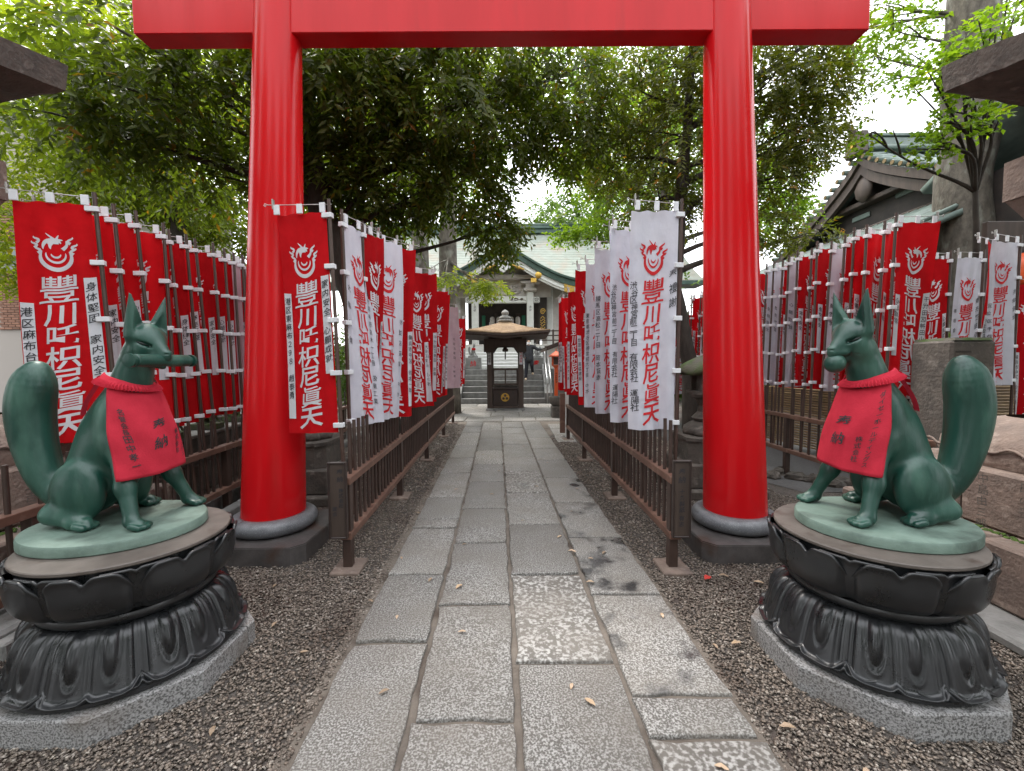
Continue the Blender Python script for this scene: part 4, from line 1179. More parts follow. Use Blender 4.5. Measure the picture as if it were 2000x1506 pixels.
# far rows seen through the gaps
for i in range(7):
    pk = i % 3 == 0
    banner(pale if pk else darks[i % 2], -9.6 + .30 * i, 9.2 + .12 * i, 200, 'faded pink banner in the far row before the brick building' if pk else 'dark red banner in the far row before the brick building', 'faded banners before the brick building' if pk else 'dark red banners before the brick building', z_top=3.05, z_base=.2, tabs=i > 3)
for i in range(7):
    wk = i % 3 == 1
    banner(whites[i % 4] if wk else reds[i % 6], 3.05 + .22 * i, 9.3 + .05 * i, 200, ('white' if wk else 'red') + ' banner in the far cross row behind the mossy lantern', ('white' if wk else 'red') + ' banners in the far cross row', z_top=2.7, z_base=.3, tabs=False)

# ------------------------------------------------------------------ stone lanterns, post, low walls
def sq(h, ch=0.0):
    if ch <= 0: return [(-h, -h), (h, -h), (h, h), (-h, h)]
    return [(-h + ch, -h), (h - ch, -h), (h, -h + ch), (h, h - ch), (h - ch, h), (-h + ch, h), (-h, h - ch), (-h, -h + ch)]
def big_lantern(loc, side, label, text):
    t = thing('stone_lantern', label, 'lantern', loc, 0)
    kerb = MB(); kerb.box(-1.28, 1.28, -1.35, 1.35, 0, .075, .02); kerb.build('kerb', 'grey_stone', t)
    def course(z0, z1, h, joint):
        # each course of the stepped base is a pair of dressed blocks
        for a, b_ in ((-h, joint - .006), (joint + .006, h)):
            m = MB(); m.box(-h, h, a, b_, z0, z1, .018); m.build('base_block', 'old_stone', t, smooth=False)
    course(.077, .47, 1.02, -.10); course(.472, .86, .80, .22)
    ms = MB()
    for k in range(150):                                  # moss along the ledge
        y = random.uniform(-.95, .6); r = random.uniform(.006, .020)
        ms.lathe([(r, .46), (r * .9, .472 + r * .15), (r * .4, .474 + r * .35)], 7, c=(side * -(.815 + random.uniform(0, .05)), y))
    tag(ms.build('moss_patch', 'moss', t, smooth=True), kind='stuff')
    cf = MB()
    P = []
    for h, z in ((.70, .862), (.72, .93), (.705, 1.02), (.64, 1.10), (.52, 1.16), (.42, 1.19)):
        P.append([(h * math.copysign(abs(math.cos(a)) ** .55, math.cos(a)), h * math.copysign(abs(math.sin(a)) ** .55, math.sin(a)), z) for a in np.linspace(0, 2 * PI, 49)])
    cf.grid(P, True); cf.build('carved_foot', 'old_stone', t, smooth=True)
    for yy_, w in ((-.45, .22), (.1, .22), (.45, .16)):     # scroll mouldings on the foot
        s_ = MB(); pts = [(-side * (.722 + .004), yy_ - w, .95)] + [(-side * .724, yy_ - w * .8 + w * 1.5 * q, .985 + .02 * math.sin(q * 9)) for q in np.linspace(0, 1, 10)] + [(-side * .722, yy_ + w * .8, .94)]
        s_.tube(pts, .010, 6); s_.build('scroll_moulding', 'old_stone', t, smooth=True)
    sh = MB(); sh.lathe([(.34, 1.18), (.30, 1.35), (.26, 1.6), (.25, 1.95), (.27, 2.25), (.33, 2.50), (.36, 2.56)], 28); sh.build('shaft', 'old_stone', t, smooth=True)
    pf = MB(); pf.prism(sq(.30), 2.56, 2.75, 1.3); pf.prism(sq(.40), 2.752, 3.03); pf.build('platform', 'old_stone', t)
    fb = MB()
    for x, y in ((-.26, -.26), (.26, -.26), (.26, .26), (-.26, .26)): fb.box(x - .06, x + .06, y - .06, y + .06, 3.032, 3.52)
    fb.box(-.24, .24, -.24, .24, 3.031, 3.08); fb.build('fire_box', 'dark_stone', t)
    cap = MB()
    n = 17
    G = []
    for i in range(n):
        row = []
        for j in range(n):
            x, y = -1 + 2 * i / (n - 1), -1 + 2 * j / (n - 1)
            m_ = max(abs(x), abs(y)); cr = abs(x * y)
            z = 3.62 + .42 * (1 - m_) ** 1.25 + .16 * cr * m_ * m_
            row.append((x * .63 * (1 + .03 * cr), y * .63 * (1 + .03 * cr), z + .10 + random.uniform(-.006, .006)))
        G.append(row)
    cap.grid(G)
    U = []
    for i in range(n):
        row = []
        for j in range(n):
            x, y = -1 + 2 * i / (n - 1), -1 + 2 * j / (n - 1); m_ = max(abs(x), abs(y)); cr = abs(x * y)
            row.append((x * .615 * (1 + .03 * cr), y * .615 * (1 + .03 * cr), 3.50 + .05 * m_ + .13 * cr * m_ * m_ + random.uniform(-.006, .006)))
        U.append(row)
    cap.grid(U, True)
    for rows in ('a', 'b', 'c', 'd'):
        S_ = []
        for i in range(n):
            ii, jj = {'a': (i, 0), 'b': (i, n - 1), 'c': (0, i), 'd': (n - 1, i)}[rows]
            S_.append([U[ii][jj], G[ii][jj]])
        cap.grid(S_)
    cap.build('cap', 'dark_stone', t)
    fi = MB(); fi.lathe([(.18, 4.03), (.22, 4.14), (.17, 4.22), (.20, 4.34), (.12, 4.52), (.02, 4.62)], 20); fi.build('finial', 'dark_stone', t, smooth=True)
    p = Print()
    for k, s_ in enumerate(text): p.column(s_, -.55 + .24 * k, .80, .072, bold=.004)
    me = p.mesh('inscription', lambda x, y, d: (-side * .8005, -side * -x * 1.0 if side < 0 else -x, y), 'dark_stone', (0,))
    link('inscription', me, t)
    return t
big_lantern((4.0, 2.78, 0), 1, 'tall brown stone lantern on stepped blocks with carved names behind the ball fox', ['白石久代', '妹海早大吉', '中島由三郎', '田の子', '山内'])
big_lantern((-4.10, 2.80, .06), -1, 'tall dark stone lantern on stepped blocks behind the tail of the scroll fox', ['小林太郎', '本田', '井上吉兵衛', '大和'])

sp = thing('stone_post', 'square weathered stone post behind the back of the ball fox', 'post', (4.17, 4.04, 0), .05)
m = MB(); m.box(-.215, .215, -.19, .19, 0, 1.78, .02); m.build('shaft', 'dark_stone', sp)
m = MB(); m.prism(sq(.19), 1.781, 1.806, .93); m.build('cap', 'mossy_stone', sp)
m = MB(); m.box(-.18, -.03, -.193, -.1905, 1.67, 1.685); m.build('groove', 'interior', sp)

def small_lantern(loc, label, rz=0.0):
    t = thing('stone_lantern', label, 'lantern', loc, rz)
    m = MB(); m.box(-.50, .50, -.50, .50, 0, .12, .02); m.build('footing', 'dark_stone', t)
    m = MB(); m.box(-.42, .42, -.42, .42, .122, .40, .015); m.build('lower_block', 'dark_stone', t)
    m = MB(); m.prism(sq(.36, .10), .402, .66); m.prism(sq(.38, .10), .662, .70); m.build('upper_block', 'dark_stone', t)
    m = MB(); m.lathe([(.28, .70), (.30, .74), (.29, .79), (.22, .84), (.17, .86)], 24)
    for k in range(8):
        a = k * PI / 4; m.lathe([(.07, .70), (.085, .735), (.06, .79), (.01, .81)], 10, c=(.24 * math.cos(a), .24 * math.sin(a)))
    m.build('lotus_foot', 'dark_stone', t, smooth=True)
    m = MB(); m.lathe([(.17, .86), (.20, .90), (.13, .98), (.12, 1.06), (.16, 1.14), (.23, 1.17), (.24, 1.20)], 12); m.build('shaft', 'dark_stone', t, smooth=True, angle=30)
    m = MB(); m.prism(sq(.22, .06), 1.20, 1.24)
    for x, y in ((-.14, -.14), (.14, -.14), (.14, .14), (-.14, .14)): m.box(x - .03, x + .03, y - .03, y + .03, 1.241, 1.45)
    m.box(-.11, .11, -.11, .11, 1.242, 1.445); m.build('fire_box', 'dark_stone', t)
    m = MB(); P = []
    for r, z in ((.02, 1.43), (.36, 1.455), (.375, 1.49), (.33, 1.55), (.25, 1.61), (.15, 1.66), (.06, 1.69)):
        P.append([(r * math.cos(a) * (1 + .05 * math.cos(6 * a)), r * math.sin(a) * (1 + .05 * math.cos(6 * a)), z + .02 * (r > .3) * math.cos(6 * a)) for a in np.linspace(0, 2 * PI, 37)])
    m.grid(P, True); m.build('cap', 'mossy_stone', t, smooth=True)
    m = MB(); m.lathe([(.07, 1.68), (.10, 1.74), (.06, 1.84), (.01, 1.90)], 12); m.build('finial', 'dark_stone', t, smooth=True)
    return t
small_lantern((2.46, 5.30, 0), 'stone lantern with a mossy cap beside the right red pillar')
small_lantern((-2.52, 5.15, 0), 'stone lantern on stacked blocks half hidden by the left red pillar')

# low wall with small stone foxes behind the left outer railing
wl_ = thing('low_stone_wall', 'low dark stone wall behind the left outer railing', 'wall', (0, 0, 0))
y = 1.4
while y < 9.5:
    L = random.uniform(.9, 1.3)
    for z0, z1, off in ((0.0, .36, 0), (.362, .70, .02)):
        x = -3.72 - .085 * (y - 3)
        m = MB(); m.box(-1.3 - off, 0 - off, 0.004, L - .004, z0, z1, .014); m.build('wall_block', 'dark_stone', wl_, loc=(x, y, 0), rotz=.079)
    m = MB(); m.box(-1.3, .04, .004, L - .004, .702, .745, .008); m.build('coping_stone', 'grey_stone', wl_, loc=(-3.72 - .085 * (y - 3), y, 0), rotz=.079)
    y += L
kb = thing('kerb', 'grey concrete kerb under the left outer railing', 'kerb', (0, 0, 0))
for k in range(6):
    m = MB(); m.box(-.06, .06, .004, 1.196, 0, .10, .01); m.build('kerb_stone', 'grey_stone', kb, loc=(-2.80 - .079 * (k * 1.2), 2.2 + k * 1.2, 0), rotz=.079)
    m = MB(); m.box(-.10, .10, .004, 1.196, 0, .17, .01); m.build('kerb_stone', 'grey_stone', kb, loc=(-3.10 - .079 * (k * 1.2), 2.2 + k * 1.2, 0), rotz=.079)
small_fox_me = None
def stone_fox(loc, s, rz, label, group=None, mat='grey_stone', bibbed=True):
    global small_fox_me
    if small_fox_me is None:
        v2, f2 = surface_nets(fox_sdf, (-.76, -.30, -.02), (.33, .30, 1.20), .022)
        small_fox_me = {}
        for mt in ('grey_stone', 'mossy_stone'): small_fox_me[mt] = np_mesh('body', v2, f2, mt)
    t = thing('stone_fox', label, 'statue', loc, rz, group)
    link('body', small_fox_me[mat], t).scale = (s, s, s)
    m = MB(); m.box(-.45 * s, .30 * s, -.28 * s, .28 * s, -.08, 0, .008); m.build('base', mat, t)
    if bibbed:
        m = MB(); m.lathe([(.150 * s, .70 * s), (.17 * s, .66 * s), (.185 * s, .50 * s)], 20, c=(.02 * s, 0), cap=False); m.build('bib', 'red_cloth', t, smooth=True)
    return t
for k in range(11):
    stone_fox((-4.15 - .22 * (k % 3) - .10 * (k // 3), 2.55 + .42 * k, .826), random.uniform(.34, .46), random.uniform(-.6, .3), 'small grey stone fox in the crowd on the low wall', 'small stone foxes on the low wall')
for k in range(5):
    stone_fox((-3.95 - .085 * k * 1.1, 4.9 + .75 * k, .826), .42, random.uniform(-.3, .2), 'small mossy stone fox on the low wall behind the red banners', 'mossy stone foxes on the low wall', 'mossy_stone', bibbed=False)
for k in range(4):
    fl = thing('flower_bunch', 'bunch of yellow flowers set among the small stone foxes', 'flowers', (-4.02 - .1 * k, 3.05 + .36 * k, .745), 0, 'flowers among the stone foxes')
    m = MB()
    for q in range(7): m.tube([(0, 0, 0), (random.uniform(-.06, .06), random.uniform(-.06, .06), random.uniform(.28, .42))], .004, 5)
    m.build('stem', 'moss', fl)
    m = MB()
    for q in range(10): m.lathe([(.004, 0), (.024, .014), (.018, .028), (.002, .03)], 7, c=(random.uniform(-.08, .08), random.uniform(-.08, .08)))
    m.v = [(a, b_, c + .30 + .06 * math.sin(i // 28 * 1.7)) for i, (a, b_, c) in enumerate(m.v)]
    m.build('blossom', 'flower', fl, smooth=True)

# right side: paved alley, rock edging, bamboo screen
al = MB(); al.add([(3.0, 6.3, .006), (3.55, 5.1, .006), (9.0, 5.1, .006), (14, 11, .006), (3.0, 11, .006)], [(0, 1, 2, 3, 4)])
tag(al.build('alley', 'asphalt'), kind='structure')
for k in range(15):
    x = 2.95 + .22 * (k % 8) + random.uniform(-.05, .05); yq = 6.55 - .24 * (k % 8) + random.uniform(-.08, .08) + (.3 if k > 7 else 0)
    m = MB(); r = random.uniform(.08, .15)
    m.lathe([(r * .9, -.02), (r, .03), (r * .85, .07), (r * .4, .10), (.01, .105)], 9, sx=1.4, sy=.9)
    m.v = [(a + random.uniform(-.02, .02), b_ + random.uniform(-.02, .02), c + random.uniform(-.012, .012)) for a, b_, c in m.v]
    o = m.build('edging_rock', 'dark_stone', None, loc=(x, yq, 0), rotz=random.uniform(0, 6))
    tag(o, 'dark rough rock edging the gravel behind the right red pillar', 'rock', 'edging rocks')
def bamboo_screen(A, B, z0, z1, label):
    A, B = Vector((*A, 0)), Vector((*B, 0)); L = (B - A).length
    t = thing('bamboo_screen', label, 'screen', (A.x, A.y, z0), math.atan2(B.y - A.y, B.x - A.x))
    n = int((z1 - z0) / .042)
    sm = MB(); sm.tube([(0, 0, 0), (L, 0, 0)], .019, 6); sme = sm.mesh('slat', 'bamboo', True)
    for k in range(n): link('slat', sme, t, (0, random.uniform(-.003, .003), .03 + k * .042))
    pm = MB(); pm.box(-.04, .04, .022, .09, -z0, z1 - z0 + .06, .006); pme = pm.mesh('post', 'bamboo')
    for k in range(int(L / 1.2) + 1): link('post', pme, t, (k * 1.2, 0, 0))
    return t
bamboo_screen((4.75, 9.2), (5.2, 5.6), .12, 1.15, 'low split bamboo screen behind the right outer railing')
bamboo_screen((5.4, 5.9), (7.4, 5.9), .15, 1.6, 'tall split bamboo screen beside the stone post')

# ------------------------------------------------------------------ incense pavilion in front of the steps
PX, PY = -.22, 14.65
pav = thing('incense_pavilion', 'small open pavilion with tan shingled roof standing before the steps', 'pavilion', (PX, PY, 0))
for x in (-.52, .52):
    for y in (-.52, .52):
        m = MB(); m.box(x - .085, x + .085, y - .085, y + .085, .06, 2.32, .008); m.build('post', 'dark_wood', pav)
        m = MB(); m.box(x - .12, x + .12, y - .12, y + .12, 0.02, .10, .01); m.build('post_shoe', 'grey_stone', pav)
for y in (-.52, .52):                                   # arched valance boards
    m = MB(); P = []
    for i in range(25):
        x = -.70 + 1.40 * i / 24
        a = abs(x) / .43
        zb = 2.12 if a < 1 else 2.12 - .0
        low = 2.15 - (.20 * smooth01(.62, 1.0, a) if a < 1 else .20)
        P.append([(x, y - .10 * math.copysign(1, -y) * 0 - .096 * (1 if y < 0 else -1), low), (x, y - .096 * (1 if y < 0 else -1), 2.40)])
    m.grid(P); o = m.build('valance', 'dark_wood', pav); md = o.modifiers.new('t', 'SOLIDIFY'); md.thickness = .05
for x in (-.52, .52):
    m = MB(); m.box(x - .04, x + .04, -.43, .43, 2.05, 2.30); m.build('side_beam', 'dark_wood', pav)
def roof_z(x, y, base=2.52, top=3.02, half=1.42):
    m_ = max(abs(x), abs(y)) / half; cr = abs(x * y) / half ** 2
    return base + (top - base) * (1 - m_) ** 1.10 + .10 * cr * m_
for side in range(4):                                  # shingles, course by course, each its own piece
    a = side * PI / 2; c, s = math.cos(a), math.sin(a)
    NC = 11
    for k in range(NC):
        t0, t1 = 1 - k / NC, 1 - (k + 1) / NC
        n = max(1, int(14 * (t0 + t1) / 2 * (1 if side == 0 else .45)))
        for q in range(n):
            u0, u1 = -1 + 2 * q / n, -1 + 2 * (q + 1) / n
            vs = []
            for (u, t, dz) in ((u0, t0, .030), (u1, t0, .030), (u1, t1, .016), (u0, t1, .016), (u0, t0, .0), (u1, t0, .0)):
                yv = -t * 1.42; xv = u * t * 1.42 * (.998)
                z = roof_z(xv, yv) + dz + random.uniform(-.002, .002)
                vs.append((xv * c - yv * s, xv * s + yv * c, z))
            m = MB(); m.add(vs, [(0, 1, 2, 3), (4, 5, 1, 0)])
            m.build('shingle', 'shingle', pav)
ev = MB()
P = []
for i in range(81):
    a = i / 80 * 4; sd = int(a) % 4; u = -1 + 2 * (a - int(a))
    if i == 80: sd, u = 3, 1
    c, s = math.cos(sd * PI / 2), math.sin(sd * PI / 2)
    row = []
    for (h, dz) in ((1.415, .0), (1.415, -.06), (1.37, -.065), (1.37, -.12), (1.0, -.13), (.55, -.16)):
        x, y = u * h, -h; z = roof_z(u * 1.42, -1.42) + dz
        row.append((x * c - y * s, x * s + y * c, z))
    P.append(row)
ev.grid(P); ev.build('eaves', 'dark_wood', pav)
fi = MB(); fi.lathe([(.20, 2.98), (.26, 3.03), (.25, 3.07), (.18, 3.09), (.21, 3.13), (.19, 3.18), (.10, 3.22), (.12, 3.27), (.13, 3.32), (.09, 3.38), (.02, 3.42)], 20); fi.build('finial', 'grey_stone', pav, smooth=True, angle=40)
for y in (-.46,):                                     # lattice front
    m = MB()
    m.box(-.43, .43, y - .03, y + .03, 1.36, 1.43); m.box(-.43, .43, y - .03, y + .03, .86, .92); m.box(-.43, -.37, y - .029, y + .029, .92, 1.36); m.box(.37, .43, y - .029, y + .029, .92, 1.36)
    m.box(-.022, .022, y - .025, y + .025, .92, 1.36); m.box(-.37, .37, y - .02, y + .02, 1.12, 1.14)
    m.build('lattice', 'dark_wood', pav)
for x in (-.52, .52):
    m = MB(); m.box(x - .055, x + .055, -.612, -.606, 1.55, 2.0); nb = m.build('paper_notice', 'paper', pav)
    p = Print(); p.column('奉納線香', x, 1.93, .085, bold=.01)
    link('lettering', p.mesh('lettering', lambda a, b_, d: (a, -.613, b_), 'red_print' if x > 0 else 'ink', (0,)), nb)
m = MB(); m.box(-.42, .42, -.30, .42, .55, .86, .02); m.build('incense_trough', 'dark_stone', pav)
m = MB(); m.box(-.02, .02, -.3, -.28, 1.72, 2.1); m.lathe([(.09, 1.98), (.10, 2.05), (.05, 2.12)], 12, c=(0, -.29)); m.build('hanging_bell', 'dark_wood', pav)
ob = thing('offering_box', 'dark wooden box with a round gold crest between the pavilion posts', 'box', (PX, PY - .52, 0))
m = MB(); m.box(-.42, .42, -.05, .15, .17, .72, .015); m.build('chest', 'box_wood', ob)
m = MB(); m.box(-.46, .46, -.08, .18, .722, .77, .01); m.build('lid', 'box_wood', ob)
m = MB(); m.box(-.44, .44, -.07, .17, .10, .168, .01); m.build('plinth_board', 'dark_wood', ob)
m = MB()
m.lathe([(.14, -.012), (.14, .0), (.12, .004), (.0005, .004)], 28)
o = m.build('crest_disc', 'gold', ob, smooth=True, angle=40); o.rotation_euler = (PI / 2, 0, 0); o.location = (-.01, -.063, .46)
for k in range(3):
    m = MB(); m.lathe([(.045, .0), (.035, .012), (.0005, .016)], 12, c=(.065 * math.cos(k * 2.094 + PI / 2), .065 * math.sin(k * 2.094 + PI / 2)))
    q = m.build('crest_leaf', 'dark_wood', ob, smooth=True); q.rotation_euler = (PI / 2, 0, 0); q.location = (-.01, -.068, .46)
m = MB(); m.box(-.62, .62, -.75, .75, .0, .06, .01); o = m.build('step_stone', 'grey_stone', None, loc=(PX, PY + .02, 0)); tag(o, 'flat grey stone under the incense pavilion', 'stone')

# ------------------------------------------------------------------ steps and main hall
SX0, SX1 = -1.98, 1.28
st = thing('stone_steps', 'flight of grey stone steps leading up to the white hall', 'steps', (0, 16.45, 0))
RISE, TREAD = .222, .30
for k in range(6):
    m = MB(); m.box(SX0 + .0, SX1, k * TREAD, 2.6, k * RISE + .001, (k + 1) * RISE, .012); m.build('step', 'grey_stone', st)
for x0, x1 in ((SX0 - .32, SX0 - .003), (SX1 + .003, SX1 + .32)):
    m = MB(); vs = []
    for x in (x0, x1): vs += [(x, .1, 0), (x, 2.4, 0), (x, 2.4, 1.55), (x, 1.8, 1.55), (x, .1, .42)]
    m.add(vs, [(0, 1, 2, 3, 4), (9, 8, 7, 6, 5), (0, 5, 6, 1), (1, 6, 7, 2), (2, 7, 8, 3), (3, 8, 9, 4), (4, 9, 5, 0)]); m.build('stair_cheek', 'grey_stone', st)
HX = -.40
hall = thing('shrine_hall', 'white shrine hall with sweeping copper roof and gold fittings above the steps', 'shrine', (HX, 0, 0))
m = MB(); m.box(-9, 9, 18.9, 28, .0, 1.34, .02); m.build('stone_base', 'grey_stone', hall)
for k in range(7):                                     # pale lapped boards under the floor
    m = MB(); m.box(-1.9, 1.9, 19.62 - .012 * k, 19.66 - .008 * k, 2.38 - .148 * (k + 1) + .006, 2.38 - .148 * k, .004); m.build('lap_board', 'white_paint', hall)
for sx in (-1, 1):
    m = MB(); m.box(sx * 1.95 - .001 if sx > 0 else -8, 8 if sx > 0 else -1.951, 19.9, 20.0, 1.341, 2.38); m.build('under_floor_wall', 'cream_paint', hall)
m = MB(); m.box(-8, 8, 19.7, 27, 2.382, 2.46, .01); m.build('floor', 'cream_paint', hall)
for x in (-1.34, 1.29):
    m = MB(); m.box(x - .16, x + .16, 20.34, 20.66, 2.462, 5.0, .03); cl_ = m.build('porch_column', 'white_paint', hall)
    m = MB(); m.box(x - .30, x + .30, 20.2, 20.8, 5.002, 5.14, .02); m.box(x - .22, x + .22, 20.28, 20.72, 5.1402, 5.34, .02); m.box(x - .46, x + .46, 20.25, 20.75, 5.3402, 5.47, .02); m.build('bracket', 'cream_paint', hall)
    p = Print(); p.column('念彼', x, 4.25, .13, bold=.01); link('lettering', p.mesh('lettering', lambda a, b_, d: (a, 20.336, b_), 'ink', (0,)), cl_)
m = MB(); m.box(-1.178, 1.128, 20.36, 20.62, 4.45, 4.76, .02); tie = m.build('porch_beam', 'white_paint', hall)
for sx in (-1, 1):
    p = Print()
    for (cx_, r0) in ((.62, .10), (.88, .07), (.42, .06)):
        A = np.linspace(0, 9.5, 26); p.stroke([(sx * cx_ + sx * r0 * (1 - a / 13) * math.cos(a), 4.61 + r0 * (1 - a / 13) * math.sin(a) * .8) for a in A], [.028] * 26)
    p.stroke([(sx * (.3 + .8 * q), 4.57 - .03 * math.sin(q * 7)) for q in np.linspace(0, 1, 14)], [.022] * 14)
    link('cloud_carving', p.mesh('cloud_carving', lambda a, b_, d: (a, 20.352, b_), 'dark_wood', (0,)), tie)
    m = MB(); x = sx * 1.62 + (-.03 if sx > 0 else -.02); m.box(x - .16, x + .16, 20.4, 20.6, 4.46, 4.74, .05); bn = m.build('beam_nose', 'white_paint', hall)
    p = Print(); A = np.linspace(0, 9, 22); p.stroke([(x + .10 * (1 - a / 11) * math.cos(a), 4.6 + .10 * (1 - a / 11) * math.sin(a)) for a in A], [.026] * 22)
    link('cloud_carving', p.mesh('cloud_carving', lambda a, b_, d: (a, 20.395, b_), 'dark_wood', (0,)), bn)
# upper transom with carvings between the columns
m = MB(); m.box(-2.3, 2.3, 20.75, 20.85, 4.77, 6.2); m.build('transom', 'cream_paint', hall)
m = MB(); m.box(-2.25, 2.25, 20.30, 20.74, 5.56, 5.78, .03); m.build('rainbow_beam', 'cream_paint', hall)
m = MB()
for k in range(26): m.lathe([(.12, 0), (.09, .06), (.01, .09)], 8, c=(0, 0)); base_i = len(m.v) - 24; ox, oz = random.uniform(-.8, .8), random.uniform(4.85, 5.3); m.v[base_i:] = [(ox + a * random.uniform(.8, 1.5), 20.75 - c, oz + b_ * .6) for a, b_, c in m.v[base_i:]]
m.build('carved_frieze', 'cream_paint', hall, smooth=True)
# interior front: doors, panels, hangings
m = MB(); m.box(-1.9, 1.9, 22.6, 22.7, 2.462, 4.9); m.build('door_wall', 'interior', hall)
for x0, x1, z0, z1, mt, nm in ((-1.16, -.98, 3.0, 4.1, 'green_panel', 'side_panel'), (.93, 1.12, 3.0, 4.1, 'green_panel', 'side_panel'), (-.78, -.45, 3.0, 3.75, 'paper', 'notice_sheet'), (-.32, .36, 2.5, 3.35, 'red_cloth', 'hanging_cloth'), (.42, .60, 3.0, 3.6, 'dark_wood', 'lattice_door'), (-.50, -.36, 3.0, 4.2, 'dark_wood', 'lattice_door'), (.62, .86, 3.2, 4.2, 'dark_wood', 'lattice_door')):
    m = MB(); m.box(x0, x1, 22.50, 22.56, z0, z1, .01); m.build(nm, mt, hall)
for k in range(5):
    m = MB(); m.lathe([(.05, 3.55), (.11, 3.62), (.13, 3.78), (.11, 3.94), (.05, 4.0)], 12, c=(-.6 + .33 * k, 22.2)); m.build('paper_lantern', 'cream_paint', hall, smooth=True)
for sx, x0, x1 in ((-1, -8, -1.95), (1, 1.95, 8)):
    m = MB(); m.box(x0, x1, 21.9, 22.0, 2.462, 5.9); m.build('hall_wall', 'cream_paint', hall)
for x in (2.35, 3.35, -2.35, -3.35, 4.6):
    m = MB(); m.box(x - .14, x + .14, 21.7, 21.898, 2.463, 5.9, .02); m.build('wall_post', 'white_paint', hall)
m = MB(); m.box(1.72, 2.12, 20.9, 20.96, 3.10, 5.15, .02); pq = m.build('black_plaque', 'interior', hall)
p = Print()
A = np.linspace(0, 11, 30); p.stroke([(1.92 + .13 * (1 - a / 14) * math.cos(a), 4.1 + .16 * (1 - a / 14) * math.sin(a)) for a in A], [.035] * 30)
for k in range(5): p.stroke([(1.80 + .24 * q, 3.3 + .13 * k + .05 * math.sin(q * 8 + k)) for q in np.linspace(0, 1, 8)], [.03] * 8)
link('gold_crest', p.mesh('gold_crest', lambda a, b_, d: (a, 20.893, b_), 'gold', (0,)), pq)
for sx in (-1, 1):                                     # veranda rails at both sides
    m = MB(); 
    for z in (2.66, 2.88, 3.10): m.tube([(sx * 1.55, 20.1, z), (sx * 4.8, 20.1, z)], .028, 8)
    m.build('veranda_rail', 'dark_wood', hall, smooth=True)
    for k in range(5):
        m = MB(); m.box(sx * (1.6 + .75 * k) - .04, sx * (1.6 + .75 * k) + .04, 20.06, 20.14, 2.462, 3.16); m.build('rail_post', 'dark_wood', hall)
# main roof in stepped copper courses
m = MB(); NCR = 30
def main_roof(t): return 21.2 + 5.0 * t, 5.62 + 3.75 * (t ** 1.22)
for k in range(NCR):
    y0, z0 = main_roof(k / NCR); y1, z1 = main_roof((k + 1) / NCR + .01)
    m.add([(-10, y0, z0 + .035), (10, y0, z0 + .035), (10, y1, z1 + .015), (-10, y1, z1 + .015), (-10, y0, z0), (10, y0, z0)], [(0, 1, 2, 3), (4, 5, 1, 0)])
m.build('roof', 'copper_roof', hall)
m = MB(); m.box(-10, 10, 21.18, 22.5, 5.42, 5.618, .01); m.build('roof_edge', 'copper_dark', hall)
m = MB(); m.box(-10, 5.0, 25.95, 26.5, 9.38, 9.62, .02); m.box(-10, 5.05, 25.85, 26.6, 9.622, 9.78, .03); m.box(-10, 5.1, 25.98, 26.45, 9.782, 9.98, .06); m.build('ridge', 'copper_dark', hall)
# cusped front gable
GW = 3.45; GC = .06
def gz(x): return 5.28 + 1.78 * max(0, 1 - abs(x) / GW) ** 1.42 + .06 * (abs(x) / GW) ** 4
xs = [-GW + 2 * GW * i / 60 for i in range(61)]
def arch(name, mat, top, bot, y0, y1, xr=None, parent=hall):
    m = MB(); P = []
    for x in xs:
        if xr and not (xr[0] <= x <= xr[1]): continue
        P.append([(x + GC, y0, gz(x) + bot), (x + GC, y0, gz(x) + top), (x + GC, y1, gz(x) + top), (x + GC, y1, gz(x) + bot), (x + GC, y0, gz(x) + bot)])
    m.grid(P)
    n = len(P); m.f.append((0, 1, 2, 3)); e = (n - 1) * 5; m.f.append((e + 3, e + 2, e + 1, e))
    return m.build(name, mat, parent)
arch('gable_roof', 'copper_roof', .06, .0, 19.72, 24.6)
for k in range(22):                                    # seams over the gable roof edge
    x = -GW * .96 + k * GW * 1.92 / 21
arch('gable_edge', 'copper_dark', -.003, -.27, 19.62, 19.95)
arch('gable_edge_lip', 'copper_dark', .10, -.001, 19.55, 19.70)
arch('barge_board', 'white_paint', -.275, -.60, 19.70, 19.84)
arch('barge_board_trim', 'white_paint', -.40, -.50, 19.66, 19.698)
for sx in (-1, 1):
    arch('gold_end_cap', 'gold', -.27, -.615, 19.64, 19.86, (2.72, 3.5) if sx > 0 else (-3.5, -2.72))
    m = MB(); m.lathe([(.15, -.02), (.15, .02), (.09, .05), (.0005, .055)], 24); o = m.build('gold_medallion', 'gold', hall, smooth=True, angle=40); o.rotation_euler = (PI / 2, 0, 0); o.location = (GC + sx * 1.58, 19.66, gz(1.58) - .42)
    m = MB(); m.box(GC + sx * 1.36 - .13, GC + sx * 1.36 + .13, 19.66, 19.86, gz(1.5) - .78, gz(1.5) - .60); m.build('gold_block', 'gold', hall)
m = MB(); P = []
for a in np.linspace(0, 2 * PI, 41):                   # pendant ornament at the peak
    r = .30 + .03 * math.cos(3 * a + .5)
    P.append([(GC + r * math.cos(a) * .95, 19.60, 6.02 + r * math.sin(a) * .85 - (.06 if abs(math.sin(a) + 1) < .03 else 0)), (GC, 19.60, 6.02)])
m.grid(P); o = m.build('gable_pendant', 'white_paint', hall); md = o.modifiers.new('t', 'SOLIDIFY'); md.thickness = .08
p = Print()
for sx in (-1, 1):
    A = np.linspace(0, 5.5, 16); p.stroke([(GC + sx * (.22 - .09 * math.cos(a) * (1 - a / 9)), 6.16 - .10 * math.sin(a)) for a in A], [.03] * 16)
p.rect(GC - .03, GC + .03, 5.86, 5.97, 1, 1)
link('pendant_carving', p.mesh('pendant_carving', lambda a, b_, d: (a, 19.515, b_), 'ink', (0,)), o)
